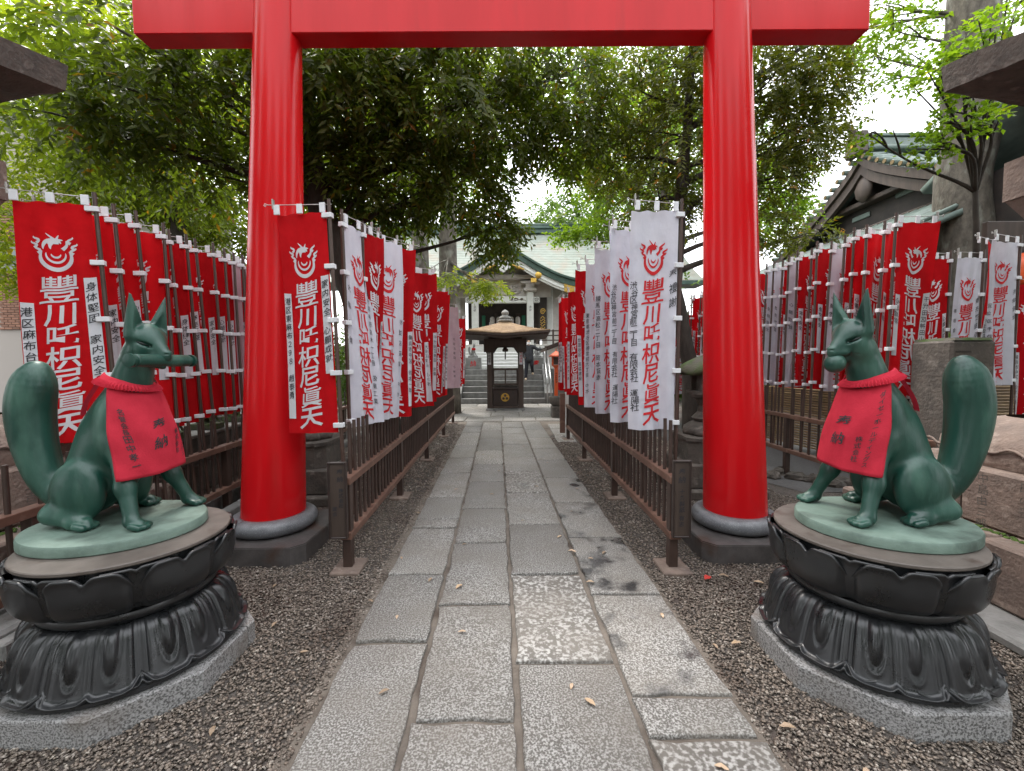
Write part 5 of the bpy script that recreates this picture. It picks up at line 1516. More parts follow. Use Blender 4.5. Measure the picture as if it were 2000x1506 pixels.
m = MB(); m.lathe([(.15, -.02), (.15, .03), (.08, .08), (.0005, .09)], 24); o = m.build('gold_medallion', 'gold', hall, smooth=True, angle=40); o.rotation_euler = (PI / 2, 0, 0); o.location = (GC, 19.56, 6.34)
for sx in (-1, 1):
    m = MB()
    for k in range(9): m.tube([(GC + sx * (.30 + .07 * k), 19.62, 6.06 - .028 * k + .05 * math.sin(k)), (GC + sx * (.36 + .07 * k), 19.60, 6.10 - .028 * k - .05 * math.sin(k))], [.045, .03], 6)
    m.build('pendant_fin', 'gold', hall, smooth=True)
m = MB(); m.lathe([(.34, 7.0), (.30, 7.12), (.18, 7.25), (.22, 7.42), (.10, 7.55)], 12, c=(GC, 19.75), sy=.5); m.build('gable_ridge_end', 'copper_dark', hall, smooth=True, angle=40)
m = MB(); m.tube([(GC, 19.8, 7.05), (GC, 24.5, 7.1)], .17, 10); m.build('gable_ridge', 'copper_dark', hall, smooth=True)
fin = MB(); fin.tube([(0, 0, 0), (0, 0, .55), (0, 0, .85)], [.05, .035, .015], 8); fin.lathe([(.09, .10), (.10, .2), (.05, .3)], 10); fo_ = fin.build('bronze_finial', 'copper_dark', None, smooth=True, loc=(-.36, 16.2, 3.0)); bpy.data.objects.remove(fo_)

# small things before the hall
stone_fox((-1.66, 18.45, 1.92), .48, -PI / 2 + .9, 'pale stone fox with a red bib left of the steps')
stone_fox((1.05, 18.55, 1.92), .48, -PI / 2 - .9, 'pale stone fox behind the handrail right of the steps', bibbed=False)
for x, y, ch, lab in ((-1.66, 18.45, '納', 'grey stone block with a carved character under the left stone fox'), (1.05, 18.55, '奉', 'grey stone block with a carved character under the right stone fox')):
    t = thing('fox_block', lab, 'plinth', (x, y, 1.335))
    m = MB(); m.box(-.33, .33, -.24, .24, 0, .50, .012); m.build('block', 'grey_stone', t)
    p = Print(); p.char(ch, 0, .25, .26, bold=.02)
    link('lettering', p.mesh('lettering', lambda a, b_, d: (a, -.243, b_), 'red_print', (0,)), t)
def handrail(x, label):
    t = thing('handrail', label, 'handrail', (x, 16.45, 0))
    for dx in (0, .14):
        m = MB(); m.tube([(dx, -.1, .02), (dx, -.1, .92), (dx, .05, 1.05), (dx, 1.75, 2.20), (dx, 2.0, 2.26), (dx, 2.05, 2.2), (dx, 2.05, 1.34)], .022, 10); m.build('rail_tube', 'steel', t, smooth=True)
        for k in (.6, 1.25):
            m = MB(); m.tube([(dx, k, .222 * int(k / .3 + 1)), (dx, k, .42 + k * .67 + .62)], .016, 8); m.build('upright', 'steel', t, smooth=True)
    return t
handrail(1.36, 'double steel handrail on the right side of the steps')
ol = thing('post_lantern', 'orange lacquered lantern on a post beside the handrail', 'lantern', (1.62, 15.6, 0))
m = MB(); m.box(-.06, .06, -.06, .06, 0, 1.42, .008); pt = m.build('post', 'orange_paint', ol)
p = Print(); p.column('奉納御神燈', 0, 1.2, .07, bold=.01); link('lettering', p.mesh('lettering', lambda a, b_, d: (a, -.063, b_), 'ink', (0,)), pt)
m = MB(); m.prism(sq(.07), 1.42, 1.52, 2.6); m.build('bracket', 'orange_paint', ol)
for x in (-.13, .13):
    for y in (-.13, .13):
        m = MB(); m.box(x - .018, x + .018, y - .018, y + .018, 1.521, 1.82); m.build('corner_bar', 'orange_paint', ol)
m = MB(); m.box(-.11, .11, -.11, .11, 1.53, 1.81); m.build('shade', 'dark_wood', ol)
m = MB(); m.prism(sq(.25), 1.82, 1.86); m.prism(sq(.24), 1.861, 2.02, .12); m.build('roof', 'orange_paint', ol)
m = MB(); m.tube([(0, 0, 2.0), (0, 0, 2.12)], [.03, .01], 8); m.build('finial', 'orange_paint', ol)
sh_ = thing('lean_to_shelter', 'dark timber lean-to with sloping roof at the end of the right inner railing', 'shelter', (1.62, 11.6, 0))
for dx in (-.05, 1.6):
    for dy in (-.5, .8):
        m = MB(); m.box(dx - .05, dx + .05, dy - .05, dy + .05, .0, 2.05 + .2 * (dx > 0), .006); m.build('post', 'dark_wood', sh_)
m = MB(); m.add([(-.75, -1.0, 1.98), (1.9, -1.0, 3.0), (1.9, 1.3, 3.0), (-.75, 1.3, 1.98), (-.75, -1.0, 1.90), (1.9, -1.0, 2.92), (1.9, 1.3, 2.92), (-.75, 1.3, 1.90)], [(0, 1, 2, 3), (7, 6, 5, 4), (0, 4, 5, 1), (1, 5, 6, 2), (2, 6, 7, 3), (3, 7, 4, 0)]); m.build('roof', 'dark_wood', sh_)
for k in range(7):
    m = MB(); m.add([(-.72, -.95 + .36 * k, 1.985), (-.72, -.90 + .36 * k, 1.985), (1.88, -.90 + .36 * k, 2.99), (1.88, -.95 + .36 * k, 2.99), (-.72, -.95 + .36 * k, 2.02), (-.72, -.90 + .36 * k, 2.02), (1.88, -.90 + .36 * k, 3.03), (1.88, -.95 + .36 * k, 3.03)], [(4, 5, 6, 7), (0, 1, 5, 4), (0, 4, 7, 3), (1, 2, 6, 5)]); m.build('batten', 'dark_wood', sh_)
m = MB(); m.box(0, 1.6, -.48, -.44, .1, .95, .01); m.build('panel', 'dark_wood', sh_)
wb = thing('stone_basin', 'dark stone water basin before the timber lean-to', 'basin', (1.36, 12.3, 0))
m = MB(); m.box(-.22, .22, -.25, .25, .0, .35, .03); m.build('stand', 'dark_stone', wb)
m = MB(); m.lathe([(.18, .352), (.26, .42), (.30, .58), (.29, .62), (.22, .60), (.05, .52)], 20); m.build('bowl', 'dark_stone', wb, smooth=True, angle=40)
wp = thing('white_gate_post', 'white and brown gate post at the end of the right inner railing', 'post', (1.18, 9.05, 0))
m = MB(); m.box(-.05, .05, -.05, .05, 0, 1.05, .006); m.build('post', 'white_paint', wp)
m = MB(); m.box(-.16, -.051, -.04, .04, .1, .95, .006); m.build('board', 'fence_rail', wp)

# person walking down the steps
def person_sdf(part):
    def fn(X, Y, Z):
        L = {'hip': (0, 0, .90), 'lk': (-.10, -.06, .50), 'la': (-.13, -.10, .09), 'rk': (.12, -.04, .63), 'ra': (.17, .19, .31)}
        if part == 'trousers':
            d = sd_cone(X, Y, Z, (-.085, 0, .90), L['lk'], .115, .075)
            d = smin(d, sd_cone(X, Y, Z, L['lk'], L['la'], .075, .058), .03)
            d2 = sd_cone(X, Y, Z, (.085, 0, .90), L['rk'], .115, .075)
            d2 = smin(d2, sd_cone(X, Y, Z, L['rk'], L['ra'], .075, .058), .03)
            d = smin(d, d2, .03)
            return smin(d, sd_ell(X, Y, Z, (0, 0, .95), (.17, .12, .12)), .04)
        if part == 'jacket':
            d = sd_ell(X, Y, Z, (0, 0, 1.18), (.195, .135, .28))
            d = smin(d, sd_cone(X, Y, Z, (-.17, 0, 1.37), (.17, 0, 1.37), .085, .085), .06)
            d = smin(d, sd_cone(X, Y, Z, (0, 0, 1.05), (0, 0, .86), .165, .18), .05)
            d = smin(d, sd_cone(X, Y, Z, (-.21, 0, 1.35), (-.25, -.02, 1.08), .075, .06), .04)
            d = smin(d, sd_cone(X, Y, Z, (-.25, -.02, 1.08), (-.18, -.14, .95), .06, .048), .03)
            d = smin(d, sd_cone(X, Y, Z, (.21, 0, 1.36), (.38, -.02, 1.26), .075, .058), .04)
            d = smin(d, sd_cone(X, Y, Z, (.38, -.02, 1.26), (.58, -.03, 1.26), .058, .046), .03)
            return d
        d = sd_ell(X, Y, Z, (0, -.01, 1.57), (.078, .098, .118))
        d = smin(d, sd_cone(X, Y, Z, (0, .01, 1.38), (0, 0, 1.50), .062, .052), .02)
        d = smin(d, sd_ell(X, Y, Z, (0, -.108, 1.56), (.014, .02, .022)), .012)
        d = smin(d, sd_cone(X, Y, Z, (0, .01, 1.38), (0, 0, .95), .10, .12), .05)
        for sx, a, b, h in ((-1, (-.21, 0, 1.35), (-.25, -.02, 1.08), (-.17, -.15, .95)), (1, (.21, 0, 1.36), (.38, -.02, 1.26), (.60, -.03, 1.26))):
            d = smin(d, sd_cone(X, Y, Z, a, b, .055, .042), .03); d = smin(d, sd_cone(X, Y, Z, b, h, .042, .030), .02)
            for q in range(5):
                d = smin(d, sd_cone(X, Y, Z, h, (h[0] + (.055 if sx > 0 else .02) + .006 * (q == 2), h[1] - .03 + .014 * q, h[2] - (.05 if sx < 0 else .02)), .018, .009), .008)
        for hp, k, a in (((-.085, 0, .90), L['lk'], L['la']), ((.085, 0, .90), L['rk'], L['ra'])):
            d = smin(d, sd_cone(X, Y, Z, hp, k, .09, .06), .03); d = smin(d, sd_cone(X, Y, Z, k, a, .06, .042), .02)
            d = smin(d, sd_cone(X, Y, Z, (a[0], a[1], a[2] - .03), (a[0], a[1] - .15, a[2] - .06), .040, .032), .02)
        return d
    return fn
pe = thing('person', 'person in black jacket, dark trousers and white mask walking down the steps holding the rail', 'person', (.70, 17.60, .888), 0)
for nm, mt in (('body', 'skin'), ('jacket', 'navy_cloth'), ('trousers', 'trouser_cloth')):
    v, f = surface_nets(person_sdf(nm), (-.42, -.34, -.06), (.74, .26, 1.75), .015)
    link(nm, np_mesh(nm, v, f, mt), pe)
for ax_, ay_, az_ in ((-.13, -.10, .09), (.17, .19, .31)):
    m = MB(); m.tube([(ax_, ay_ + .06, az_ - .045), (ax_, ay_ - .02, az_ - .035), (ax_, ay_ - .12, az_ - .055), (ax_, ay_ - .19, az_ - .062)], [.045, .052, .046, .02], 10); m.build('shoe', 'beige_shoe', pe, smooth=True)
v, f = surface_nets(lambda X, Y, Z: smax(smin(sd_ell(X, Y, Z, (0, .01, 1.60), (.092, .112, .115)), sd_cone(X, Y, Z, (0, .06, 1.58), (0, .05, 1.44), .08, .06), .03), -sd_ell(X, Y, Z, (0, -.13, 1.54), (.09, .10, .105)), .01), (-.2, -.2, 1.3), (.2, .2, 1.8), .014)
link('hair', np_mesh('hair', v, f, 'hair'), pe)
m = MB(); P = []
for a in np.linspace(-1.2, 1.2, 13): P.append([(.088 * math.sin(a), -.01 - .118 * math.cos(a), z) for z in (1.475, 1.52, 1.565)])
m.grid(P); m.build('mask', 'white_mask', pe, smooth=True)

# ------------------------------------------------------------------ buildings at the sides
rb = thing('side_hall', 'dark timber hall with green ribbed copper roof behind the large grey trunk', 'building', (11.5, 13.6, 0))
def rake(t): return 8.05 - 2.35 * t ** .80                   # t: 0 at the peak, 1 at the foot
HWID = 4.2
for sgn in (-1, 1):                                            # two slopes of the upper roof with rolls
    m = MB(); P = []
    for i in range(13):
        t = i / 12; P.append([(x, sgn * HWID * t, rake(t)) for x in (-.55, 2, 5, 9, 14)])
    m.grid(P, sgn < 0); o = m.build('upper_roof', 'copper_rib', rb, smooth=True); md = o.modifiers.new('t', 'SOLIDIFY'); md.thickness = .16; md.offset = -1
    for k in range(34):
        x = -.40 + .42 * k
        m = MB(); m.tube([(x, sgn * HWID * t, rake(t) + .05) for t in np.linspace(.02, 1.01, 9)], .075, 7); m.build('roof_roll', 'copper_rib', rb, smooth=True)
        m = MB(); m.lathe([(.07, -.02), (.07, .02), (.0005, .03)], 10); q = m.build('roll_end', 'roll_bronze', rb); q.location = (x, sgn * (HWID * 1.012), rake(1.0) + .045); q.rotation_euler = (PI / 2 * sgn * -1 * -1, 0, 0)
    for k in range(16):                                         # verge rolls that step down the gable edge
        t = .06 + .93 * k / 15
        m = MB(); m.tube([(-.72, sgn * HWID * t, rake(t) + .06), (-.1, sgn * HWID * t, rake(t) + .10)], .085, 8); vr_ = m.build('verge_roll', 'copper_rib', rb, smooth=True)
        m = MB(); m.tube([(-.745, sgn * HWID * t, rake(t) + .06), (-.722, sgn * HWID * t, rake(t) + .06)], .065, 8); m.build('roll_end', 'roll_bronze', rb)
    for nm, dz, th, x0, mt in (('verge_board', -.06, .24, -.66, 'dark_wood'), ('verge_board', -.34, .30, -.58, 'dark_wood')):
        m = MB(); P = []
        for i in range(15):
            t = i / 14; y, z = sgn * HWID * t, rake(t) + dz
            P.append([(x0, y, z), (x0, y, z - th), (x0 + .14, y, z - th), (x0 + .14, y, z), (x0, y, z)])
        m.grid(P); m.build(nm, mt, rb)
m = MB(); m.add([(0.0, 0, 7.6), (0, -3.7, 5.5), (0, 3.7, 5.5), (.12, 0, 7.6), (.12, -3.7, 5.5), (.12, 3.7, 5.5)], [(0, 1, 2), (5, 4, 3), (1, 4, 5, 2), (0, 3, 4, 1), (2, 5, 3, 0)]); m.build('gable_wall', 'interior', rb)
for y0, z0 in ((-1.0, 6.5), (.6, 6.3), (1.7, 5.9)):
    m = MB(); m.box(-.05, -.005, y0 - .35, y0 + .35, z0 - .08, z0 + .08, .02); m.build('plaster_panel', 'copper_rib', rb)
m = MB(); m.box(-.35, -.02, -3.2, 3.2, 5.62, 5.80, .02); m.box(-.34, -.03, -1.6, 1.6, 6.55, 6.70, .02); m.build('gable_beam', 'dark_wood', rb)
m = MB(); m.lathe([(.05, 6.55), (.28, 6.75), (.34, 7.0), (.22, 7.25), (.10, 7.35)], 14, c=(-.46, 0), sx=.35); m.build('gable_pendant', 'dark_wood', rb, smooth=True)
m = MB(); m.box(-.6, 14, -.20, .20, 8.02, 8.46, .03); m.box(-.66, 14, -.26, .26, 8.462, 8.56, .02); m.build('ridge', 'copper_rib', rb)
for k in range(2):
    m = MB(); m.tube([(-.6, (-1) ** k * .24, 8.12), (14, (-1) ** k * .24, 8.12)], .08, 8); m.build('ridge_roll', 'copper_rib', rb, smooth=True)
m = MB(); m.box(-.86, -.601, -.34, .34, 7.95, 8.62, .05); m.tube([(-.75, 0, 8.60), (-.95, 0, 8.78), (-1.12, 0, 8.98)], [.13, .09, .04], 8); re_ = m.build('ridge_end_tile', 'dark_wood', rb, smooth=False)
m = MB(); m.lathe([(.10, -.02), (.10, .02), (.0005, .03)], 16); q = m.build('gold_boss', 'gold', rb); q.location = (-.885, 0, 8.30); q.rotation_euler = (0, PI / 2, 0)
# skirt roof below the gable, sloping towards the path
m = MB(); P = []
for i in range(9):
    t = i / 8; P.append([(-.1 - 3.7 * t, y, 5.75 - 1.95 * t + .25 * t * t) for y in (-4.6, -2, 0, 2, 4.6)])
m.grid(P); o = m.build('skirt_roof', 'copper_rib', rb, smooth=True); md = o.modifiers.new('t', 'SOLIDIFY'); md.thickness = .12
for k in range(36):
    y = -4.5 + 9.0 * k / 35
    m = MB(); m.tube([(-.1 - 3.75 * t, y, 5.83 - 1.95 * t + .25 * t * t) for t in np.linspace(0, 1.01, 7)], .055, 6); m.build('roof_roll', 'copper_rib', rb, smooth=True)
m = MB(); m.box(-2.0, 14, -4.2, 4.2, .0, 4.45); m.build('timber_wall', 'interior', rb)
for k in range(8):
    m = MB(); m.box(-2.12, -2.002, -4.1 + 1.15 * k, -3.9 + 1.15 * k, .0, 4.40, .02); m.build('wall_post', 'dark_wood', rb)
for k in range(9):
    m = MB(); m.box(-1.9 + 1.2 * k, -1.7 + 1.2 * k, -4.32, -4.202, .0, 4.40, .02); m.build('wall_post', 'dark_wood', rb)
for k, z in enumerate((1.1, 2.4, 3.6)):
    m = MB(); m.box(-2.0, 13.9, -4.27, -4.203, z, z + .14); m.build('wall_rail', 'dark_wood', rb)
# near wing of the same hall at the right edge
rw = thing('porch_roof', 'dark timber porch with copper rolls behind the stone lantern', 'porch', (12.6, 8.4, 0))
m = MB(); P = [[(x, -1.8 + 3.6 * i / 8, 5.6 + 1.3 * (1 - abs(-1 + 2 * i / 8)) ** 1.1) for x in (-3.0, 0, 5)] for i in range(9)]
m.grid(P); o = m.build('roof', 'copper_rib', rw, smooth=True); md = o.modifiers.new('t', 'SOLIDIFY'); md.thickness = .15
for k in range(14):
    x = -2.95 + .42 * k
    m = MB(); m.tube([(x, -1.8 + 3.6 * q, 5.66 + 1.3 * (1 - abs(-1 + 2 * q)) ** 1.1) for q in np.linspace(-.02, .5, 6)], .075, 7); m.build('roof_roll', 'copper_rib', rw, smooth=True)
    m = MB(); m.tube([(x, -1.92, 5.62), (x, -1.88, 5.64)], .09, 8); m.build('roll_end', 'roll_bronze', rw)
m = MB(); m.box(-2.6, 4, -1.3, 1.5, 0, 5.5); m.build('wall', 'interior', rw)
for k in range(6):
    m = MB(); m.box(-2.55 + k * 1.1, -2.37 + k * 1.1, -1.42, -1.302, 0, 5.5, .02); m.build('wall_post', 'dark_wood', rw)
for k, z in enumerate((2.4, 3.9)):
    m = MB(); m.box(-2.6, 4, -1.40, -1.303, z, z + .16); m.build('wall_rail', 'dark_wood', rw)
for k, (x, y, z, txt) in enumerate(((7.25, 6.05, 2.62, '大願'), (7.25, 6.05, 1.72, '大願'))):
    t = thing('red_paper_lantern', 'orange red paper lantern with black writing, ' + ('upper' if k == 0 else 'lower') + ' of two beside the timber building', 'lantern', (x, y, z))
    m = MB(); m.lathe([(.12, 0), (.22, .05), (.25, .16), (.25, .30), (.22, .42), (.12, .47)], 20); m.build('shade', 'orange_paint', t, smooth=True)
    p = Print(); p.column(txt, 0, .33, .15, bold=.02); link('lettering', p.mesh('lettering', lambda a, b_, d: (a, -math.sqrt(max(0, .256 ** 2 - a * a)), b_), 'ink', (0,)), t)
    m = MB(); m.lathe([(.10, .47), (.10, .51)], 14); m.tube([(0, 0, .5), (0, 0, .9 if k == 0 else .89)], .006, 5); m.build('hanger', 'ink', t)
m = MB(); m.box(-.05, .6, -.04, .04, 0, 3.55, .008); m.v = [(a if a < .1 or c > 3.4 else .05, b_, c) for a, b_, c in m.v]
o = m.build('lantern_stand', 'dark_wood', None, loc=(6.75, 6.12, 0)); tag(o, 'dark timber stand holding the red paper lanterns', 'stand')

bb = thing('brick_building', 'brown brick building with a dark window behind the far left banners', 'building', (-17.5, 13.1, 0))
m = MB(); m.box(0, 5.2, .06, 6, 0, 9); m.build('wall', 'brick_mortar', bb)
bmesh_ = MB(); bmesh_.box(0, .212, 0, .07, 0, .062, .004); bme = bmesh_.mesh('brick', 'brick')
BR = 0
for r_ in range(58):
    z = 2.72 + r_ * .0745
    if 4.55 < z < 5.32: continue                              # window band
    for c_ in range(7):
        x = 1.75 + c_ * .224 + (r_ % 2) * .112
        if BR < 300: link('brick', bme, bb, (x, 0, z)); BR += 1
m = MB(); m.box(1.2, 4.2, .02, .058, 4.57, 5.30); wdw = m.build('window', 'glass', bb)
m = MB(); m.box(1.2, 4.2, -.05, .018, 4.48, 4.56, .01); m.box(1.2, 4.2, -.03, .018, 5.305, 5.36, .01); m.box(2.55, 2.60, -.01, .018, 4.561, 5.304); m.build('frame', 'grey_stone', wdw)

# ------------------------------------------------------------------ trees
def leaves(name, mat, clumps, leaf_len, leaf_w, per_twig, seed, droop=.5, maple=False):
    """clumps: (x, y, z, rx, ry, rz, twigs). Each twig carries a spray of single leaves."""
    r = np.random.default_rng(seed)
    T, D, Lw = [], [], []
    for (x, y, z, rx, ry, rz, n) in clumps:
        d = r.normal(size=(n, 3)); d /= np.linalg.norm(d, axis=1)[:, None]
        rad = r.uniform(.25, 1.0, n) ** .5
        lump = 1 + .28 * np.sin(d[:, 0] * 5 + x * 3) * np.cos(d[:, 1] * 4 + z) + .18 * np.sin(d[:, 2] * 7 + y)
        P = d * (rad * lump)[:, None] * np.array([rx, ry, rz]) + np.array([x, y, z])
        o = d * np.array([1, 1, .5]) + r.normal(scale=.45, size=(n, 3)); o[:, 2] -= droop
        o /= np.linalg.norm(o, axis=1)[:, None]
        T.append(P); D.append(o)
    T, D = np.concatenate(T), np.concatenate(D); n = len(T)
    k = per_twig
    s = np.tile(np.linspace(.05, 1, k), n).reshape(n, k)
    ln = leaf_len * 2.6
    base = T[:, None, :] + D[:, None, :] * (s * ln)[:, :, None]
    base[:, :, 2] -= (s ** 2) * ln * .25
    up = np.array([0, 0, 1.0]); side = np.cross(D, up) + 1e-6; side /= np.linalg.norm(side, axis=1)[:, None]
    nrm = np.cross(side, D)
    sg = np.where(np.arange(k) % 2 == 0, 1.0, -1.0)
    if maple:
        a = r.uniform(0, 2 * PI, (n, k)); dirs = np.cos(a)[..., None] * D[:, None] + np.sin(a)[..., None] * side[:, None] + r.normal(scale=.25, size=(n, k, 3))
    else:
        dirs = D[:, None] * .65 + side[:, None] * (sg[None, :, None] * .75) + r.normal(scale=.28, size=(n, k, 3)); dirs[..., 2] -= .25 * droop
    dirs /= np.linalg.norm(dirs, axis=2)[..., None]
    nn = nrm[:, None] + r.normal(scale=.45, size=(n, k, 3))
    wv = np.cross(dirs, nn); wv /= np.linalg.norm(wv, axis=2)[..., None] + 1e-9
    fold = np.cross(wv, dirs)
    L = leaf_len * r.uniform(.7, 1.25, (n, k, 1)); W = leaf_w * r.uniform(.8, 1.2, (n, k, 1))
    v0 = base; v1 = base + dirs * L * .42 + wv * W * .5 + fold * W * .12; v3 = base + dirs * L * .42 - wv * W * .5 + fold * W * .12
    v2 = base + dirs * L - fold * L * .10
    V = np.stack([v0, v1, v2, v3], 2).reshape(-1, 3)
    N = n * k
    F = np.arange(N * 4).reshape(N, 4)
    tri = np.concatenate([F[:, [0, 1, 2]], F[:, [0, 2, 3]]])
    me = np_mesh(name, V, tri, mat, smooth=False)
    at = me.attributes.new('tint', 'FLOAT', 'POINT')
    tw = np.clip(r.uniform(0, 1, (n, 1)) * .55 + r.uniform(0, 1, (n, k)) * .45, 0, 1)
    at.data.foreach_set('value', np.repeat(tw.ravel(), 4).astype(np.float32))
    return me
def bez(a, b, c, d, n=9):
    a, b, c, d = map(Vector, (a, b, c, d))
    return [a * (1 - t) ** 3 + b * 3 * t * (1 - t) ** 2 + c * 3 * t * t * (1 - t) + d * t ** 3 for t in np.linspace(0, 1, n)]
def tree(name, label, trunk, trad, clumps, leafmat_, barkmat, leaf=(.11, .038), per=8, seed=1, group=None, limb_r=.07, droop=.5, maple=False, fork=None, twigs=0):
    t = thing(name, label, 'tree', tuple(trunk[0]), 0, group)
    o = Vector(trunk[0])
    rr = random.Random(seed)
    m = MB(); pts = [Vector(p) - o for p in trunk]
    # a smoother, slightly gnarled trunk
    P2, R2 = [], []
    for i in range(len(pts) - 1):
        for q in range(5):
            a = q / 5; P2.append(pts[i].lerp(pts[i + 1], a) + Vector((rr.uniform(-1, 1), rr.uniform(-1, 1), 0)) * trad[i] * .10); R2.append(trad[i] + (trad[i + 1] - trad[i]) * a)
    P2.append(pts[-1]); R2.append(trad[-1])
    m.tube(P2, R2, 16); m.build('trunk', barkmat, t, smooth=True)
    fk = fork if fork is not None else range(len(P2) // 2, len(P2))
    fk = list(fk)
    for c in clumps:
        target = Vector(c[:3]) - o
        s = P2[min(fk, key=lambda i: (P2[i] - target).length + abs(P2[i].z - target.z * .75) * .4)]
        mid = s.lerp(target, .45) + Vector((rr.uniform(-.3, .3), rr.uniform(-.3, .3), rr.uniform(-.2, .35)))
        L = (target - s).length
        lr = min(limb_r, .018 + .016 * L)
        lm = MB(); pts_ = bez(s, s.lerp(mid, .7) + Vector((0, 0, .2)), mid, target, 11)
        lm.tube(pts_, [lr * (1 - .85 * i / 10) + .006 for i in range(11)], 7)
        for q in range(4):
            a = pts_[rr.randint(5, 10)]; b_ = target + Vector((rr.uniform(-1, 1) * c[3], rr.uniform(-1, 1) * c[4], rr.uniform(-.8, .8) * c[5])) * .85
            lm.tube(bez(a, a.lerp(b_, .3) + Vector((0, 0, .1)), a.lerp(b_, .7), b_, 6), [.016 * (1 - .75 * i / 5) + .003 for i in range(6)], 5)
        lm.build('limb', barkmat, t, smooth=True)
    cl = [(c[0] - o.x, c[1] - o.y, c[2] - o.z, *c[3:]) for c in clumps]
    link('crown', leaves('crown', leafmat_, cl, leaf[0], leaf[1], per, seed, droop, maple), t)
    return t
tree('evergreen_tree', 'large dark evergreen tree leaning behind the left red pillar', [(-2.2, 7.6, 0), (-2.45, 7.5, 1.6), (-2.75, 7.4, 2.9), (-3.15, 7.2, 4.2), (-3.3, 7.0, 5.6), (-3.2, 6.9, 7.0)], [.30, .27, .24, .20, .16, .08], [(-2.35, 6.6, 5.75, 1.1, 1.0, 0.75, 396), (-1.1, 6.9, 5.77, 1.1, 1.0, 0.7, 374), (-3.06, 7.3, 5.11, 1.0, 1.0, 0.7, 352), (-1.98, 7.4, 4.9, 1.0, 1.0, 0.65, 352), (-0.15, 7.6, 5.85, 1.0, 0.9, 0.65, 330), (-0.86, 7.9, 4.85, 0.85, 0.8, 0.5, 272), (-0.34, 8.6, 4.28, 0.48, 0.5, 0.4, 158), (0.83, 7.6, 6.52, 1.1, 1.0, 0.6, 330), (1.18, 8.2, 5.89, 0.8, 0.8, 0.5, 211), (-2.63, 8.0, 4.34, 0.9, 0.8, 0.5, 220), (-1.9, 6.2, 6.53, 1.2, 1.0, 0.6, 308), (-0.35, 6.6, 6.69, 1.2, 1.0, 0.6, 308), (-2.71, 5.9, 5.77, 0.9, 0.8, 0.5, 198), (-4.09, 6.2, 5.44, 1.0, 0.9, 0.55, 189), (-4.84, 5.8, 5.13, 0.95, 0.9, 0.5, 175), (-4.77, 6.8, 4.65, 1.0, 0.9, 0.5, 162), (-5.74, 5.8, 4.81, 0.9, 0.8, 0.45, 140), (-5.14, 6.3, 4.86, 0.9, 0.8, 0.4, 121), (-3.71, 5.6, 6.06, 1.0, 0.9, 0.5, 162), (-4.84, 5.4, 5.73, 0.9, 0.8, 0.5, 135)], 'leaf_oak', 'bark_dark', leaf=(.145, .052), per=9, seed=21, limb_r=.10, droop=.75, fork=range(8, 24))
tree('evergreen_tree', 'dark evergreen tree with reddish young leaves behind the right red pillar', [(3.55, 8.3, 0), (3.45, 8.3, 1.6), (3.15, 8.3, 3.0), (3.2, 8.2, 4.6), (3.3, 8.1, 6.2), (3.3, 8.0, 7.4)], [.17, .15, .13, .11, .08, .05], [(2.32, 8.2, 6.72, 1.0, 1.0, 0.7, 400), (3.18, 8.4, 5.8, 1.0, 1.0, 0.7, 400), (2.19, 9.2, 5.99, 0.8, 0.8, 0.55, 260), (2.96, 8.6, 4.71, 0.9, 0.9, 0.5, 300), (3.19, 8.0, 6.95, 0.9, 0.9, 0.6, 300), (4.54, 7.6, 6.5, 0.85, 0.8, 0.55, 350), (5.52, 8.0, 6.58, 0.75, 0.7, 0.45, 280), (4.99, 8.0, 5.77, 0.85, 0.8, 0.5, 340), (6.07, 8.6, 5.98, 0.55, 0.5, 0.35, 160), (4.94, 8.2, 5.03, 0.6, 0.6, 0.4, 190), (4.79, 8.4, 4.24, 0.7, 0.6, 0.35, 165), (3.81, 7.6, 7.35, 1.0, 0.9, 0.5, 250), (5.31, 7.6, 7.18, 0.6, 0.6, 0.4, 150), (6.34, 9.2, 4.33, 0.5, 0.5, 0.2, 70)], 'leaf_red', 'bark_dark', leaf=(.11, .040), per=9, seed=22, limb_r=.06, droop=.55, fork=range(7, 24))
tree('camphor_tree', 'grey barked tree with a low leafy twig beside the incense pavilion', [(-2.0, 13.4, 0), (-2.0, 13.4, 3.0), (-1.95, 13.4, 6.0), (-1.8, 13.3, 9.5), (-1.5, 13.2, 12.0)], [.36, .30, .27, .22, .12], [(-1.56, 14.0, 11.16, 1.6, 1.4, 1.0, 250), (-3.27, 13.0, 10.05, 1.5, 1.4, 0.9, 250), (0.07, 15.0, 11.83, 1.4, 1.2, 0.8, 200), (-2.04, 13.0, 11.63, 1.6, 1.4, 0.9, 200), (-1.89, 12.3, 4.01, 0.7, 0.5, 0.14, 70), (-0.63, 12.0, 3.8, 0.45, 0.4, 0.1, 55)], 'leaf_bright', 'bark_grey', leaf=(.15, .055), per=9, seed=23, limb_r=.10, fork=range(8, 20))
tree('camphor_tree', 'pale trunked tree rising behind the red banners left of the path', [(-2.45, 11.4, 0), (-2.45, 11.4, 3.0), (-2.4, 11.4, 5.5), (-2.6, 11.3, 8.5), (-2.8, 11.2, 10.5)], [.30, .25, .22, .18, .10], [(-3.04, 12.0, 8.32, 1.4, 1.2, 0.9, 250), (-4.31, 12.0, 7.92, 1.3, 1.2, 0.9, 250), (-5.27, 12.0, 8.74, 1.4, 1.2, 0.9, 250), (-3.41, 11.5, 9.85, 1.4, 1.2, 0.9, 225)], 'leaf_bright', 'bark_grey', leaf=(.14, .05), per=9, seed=24, limb_r=.10, fork=range(10, 20))
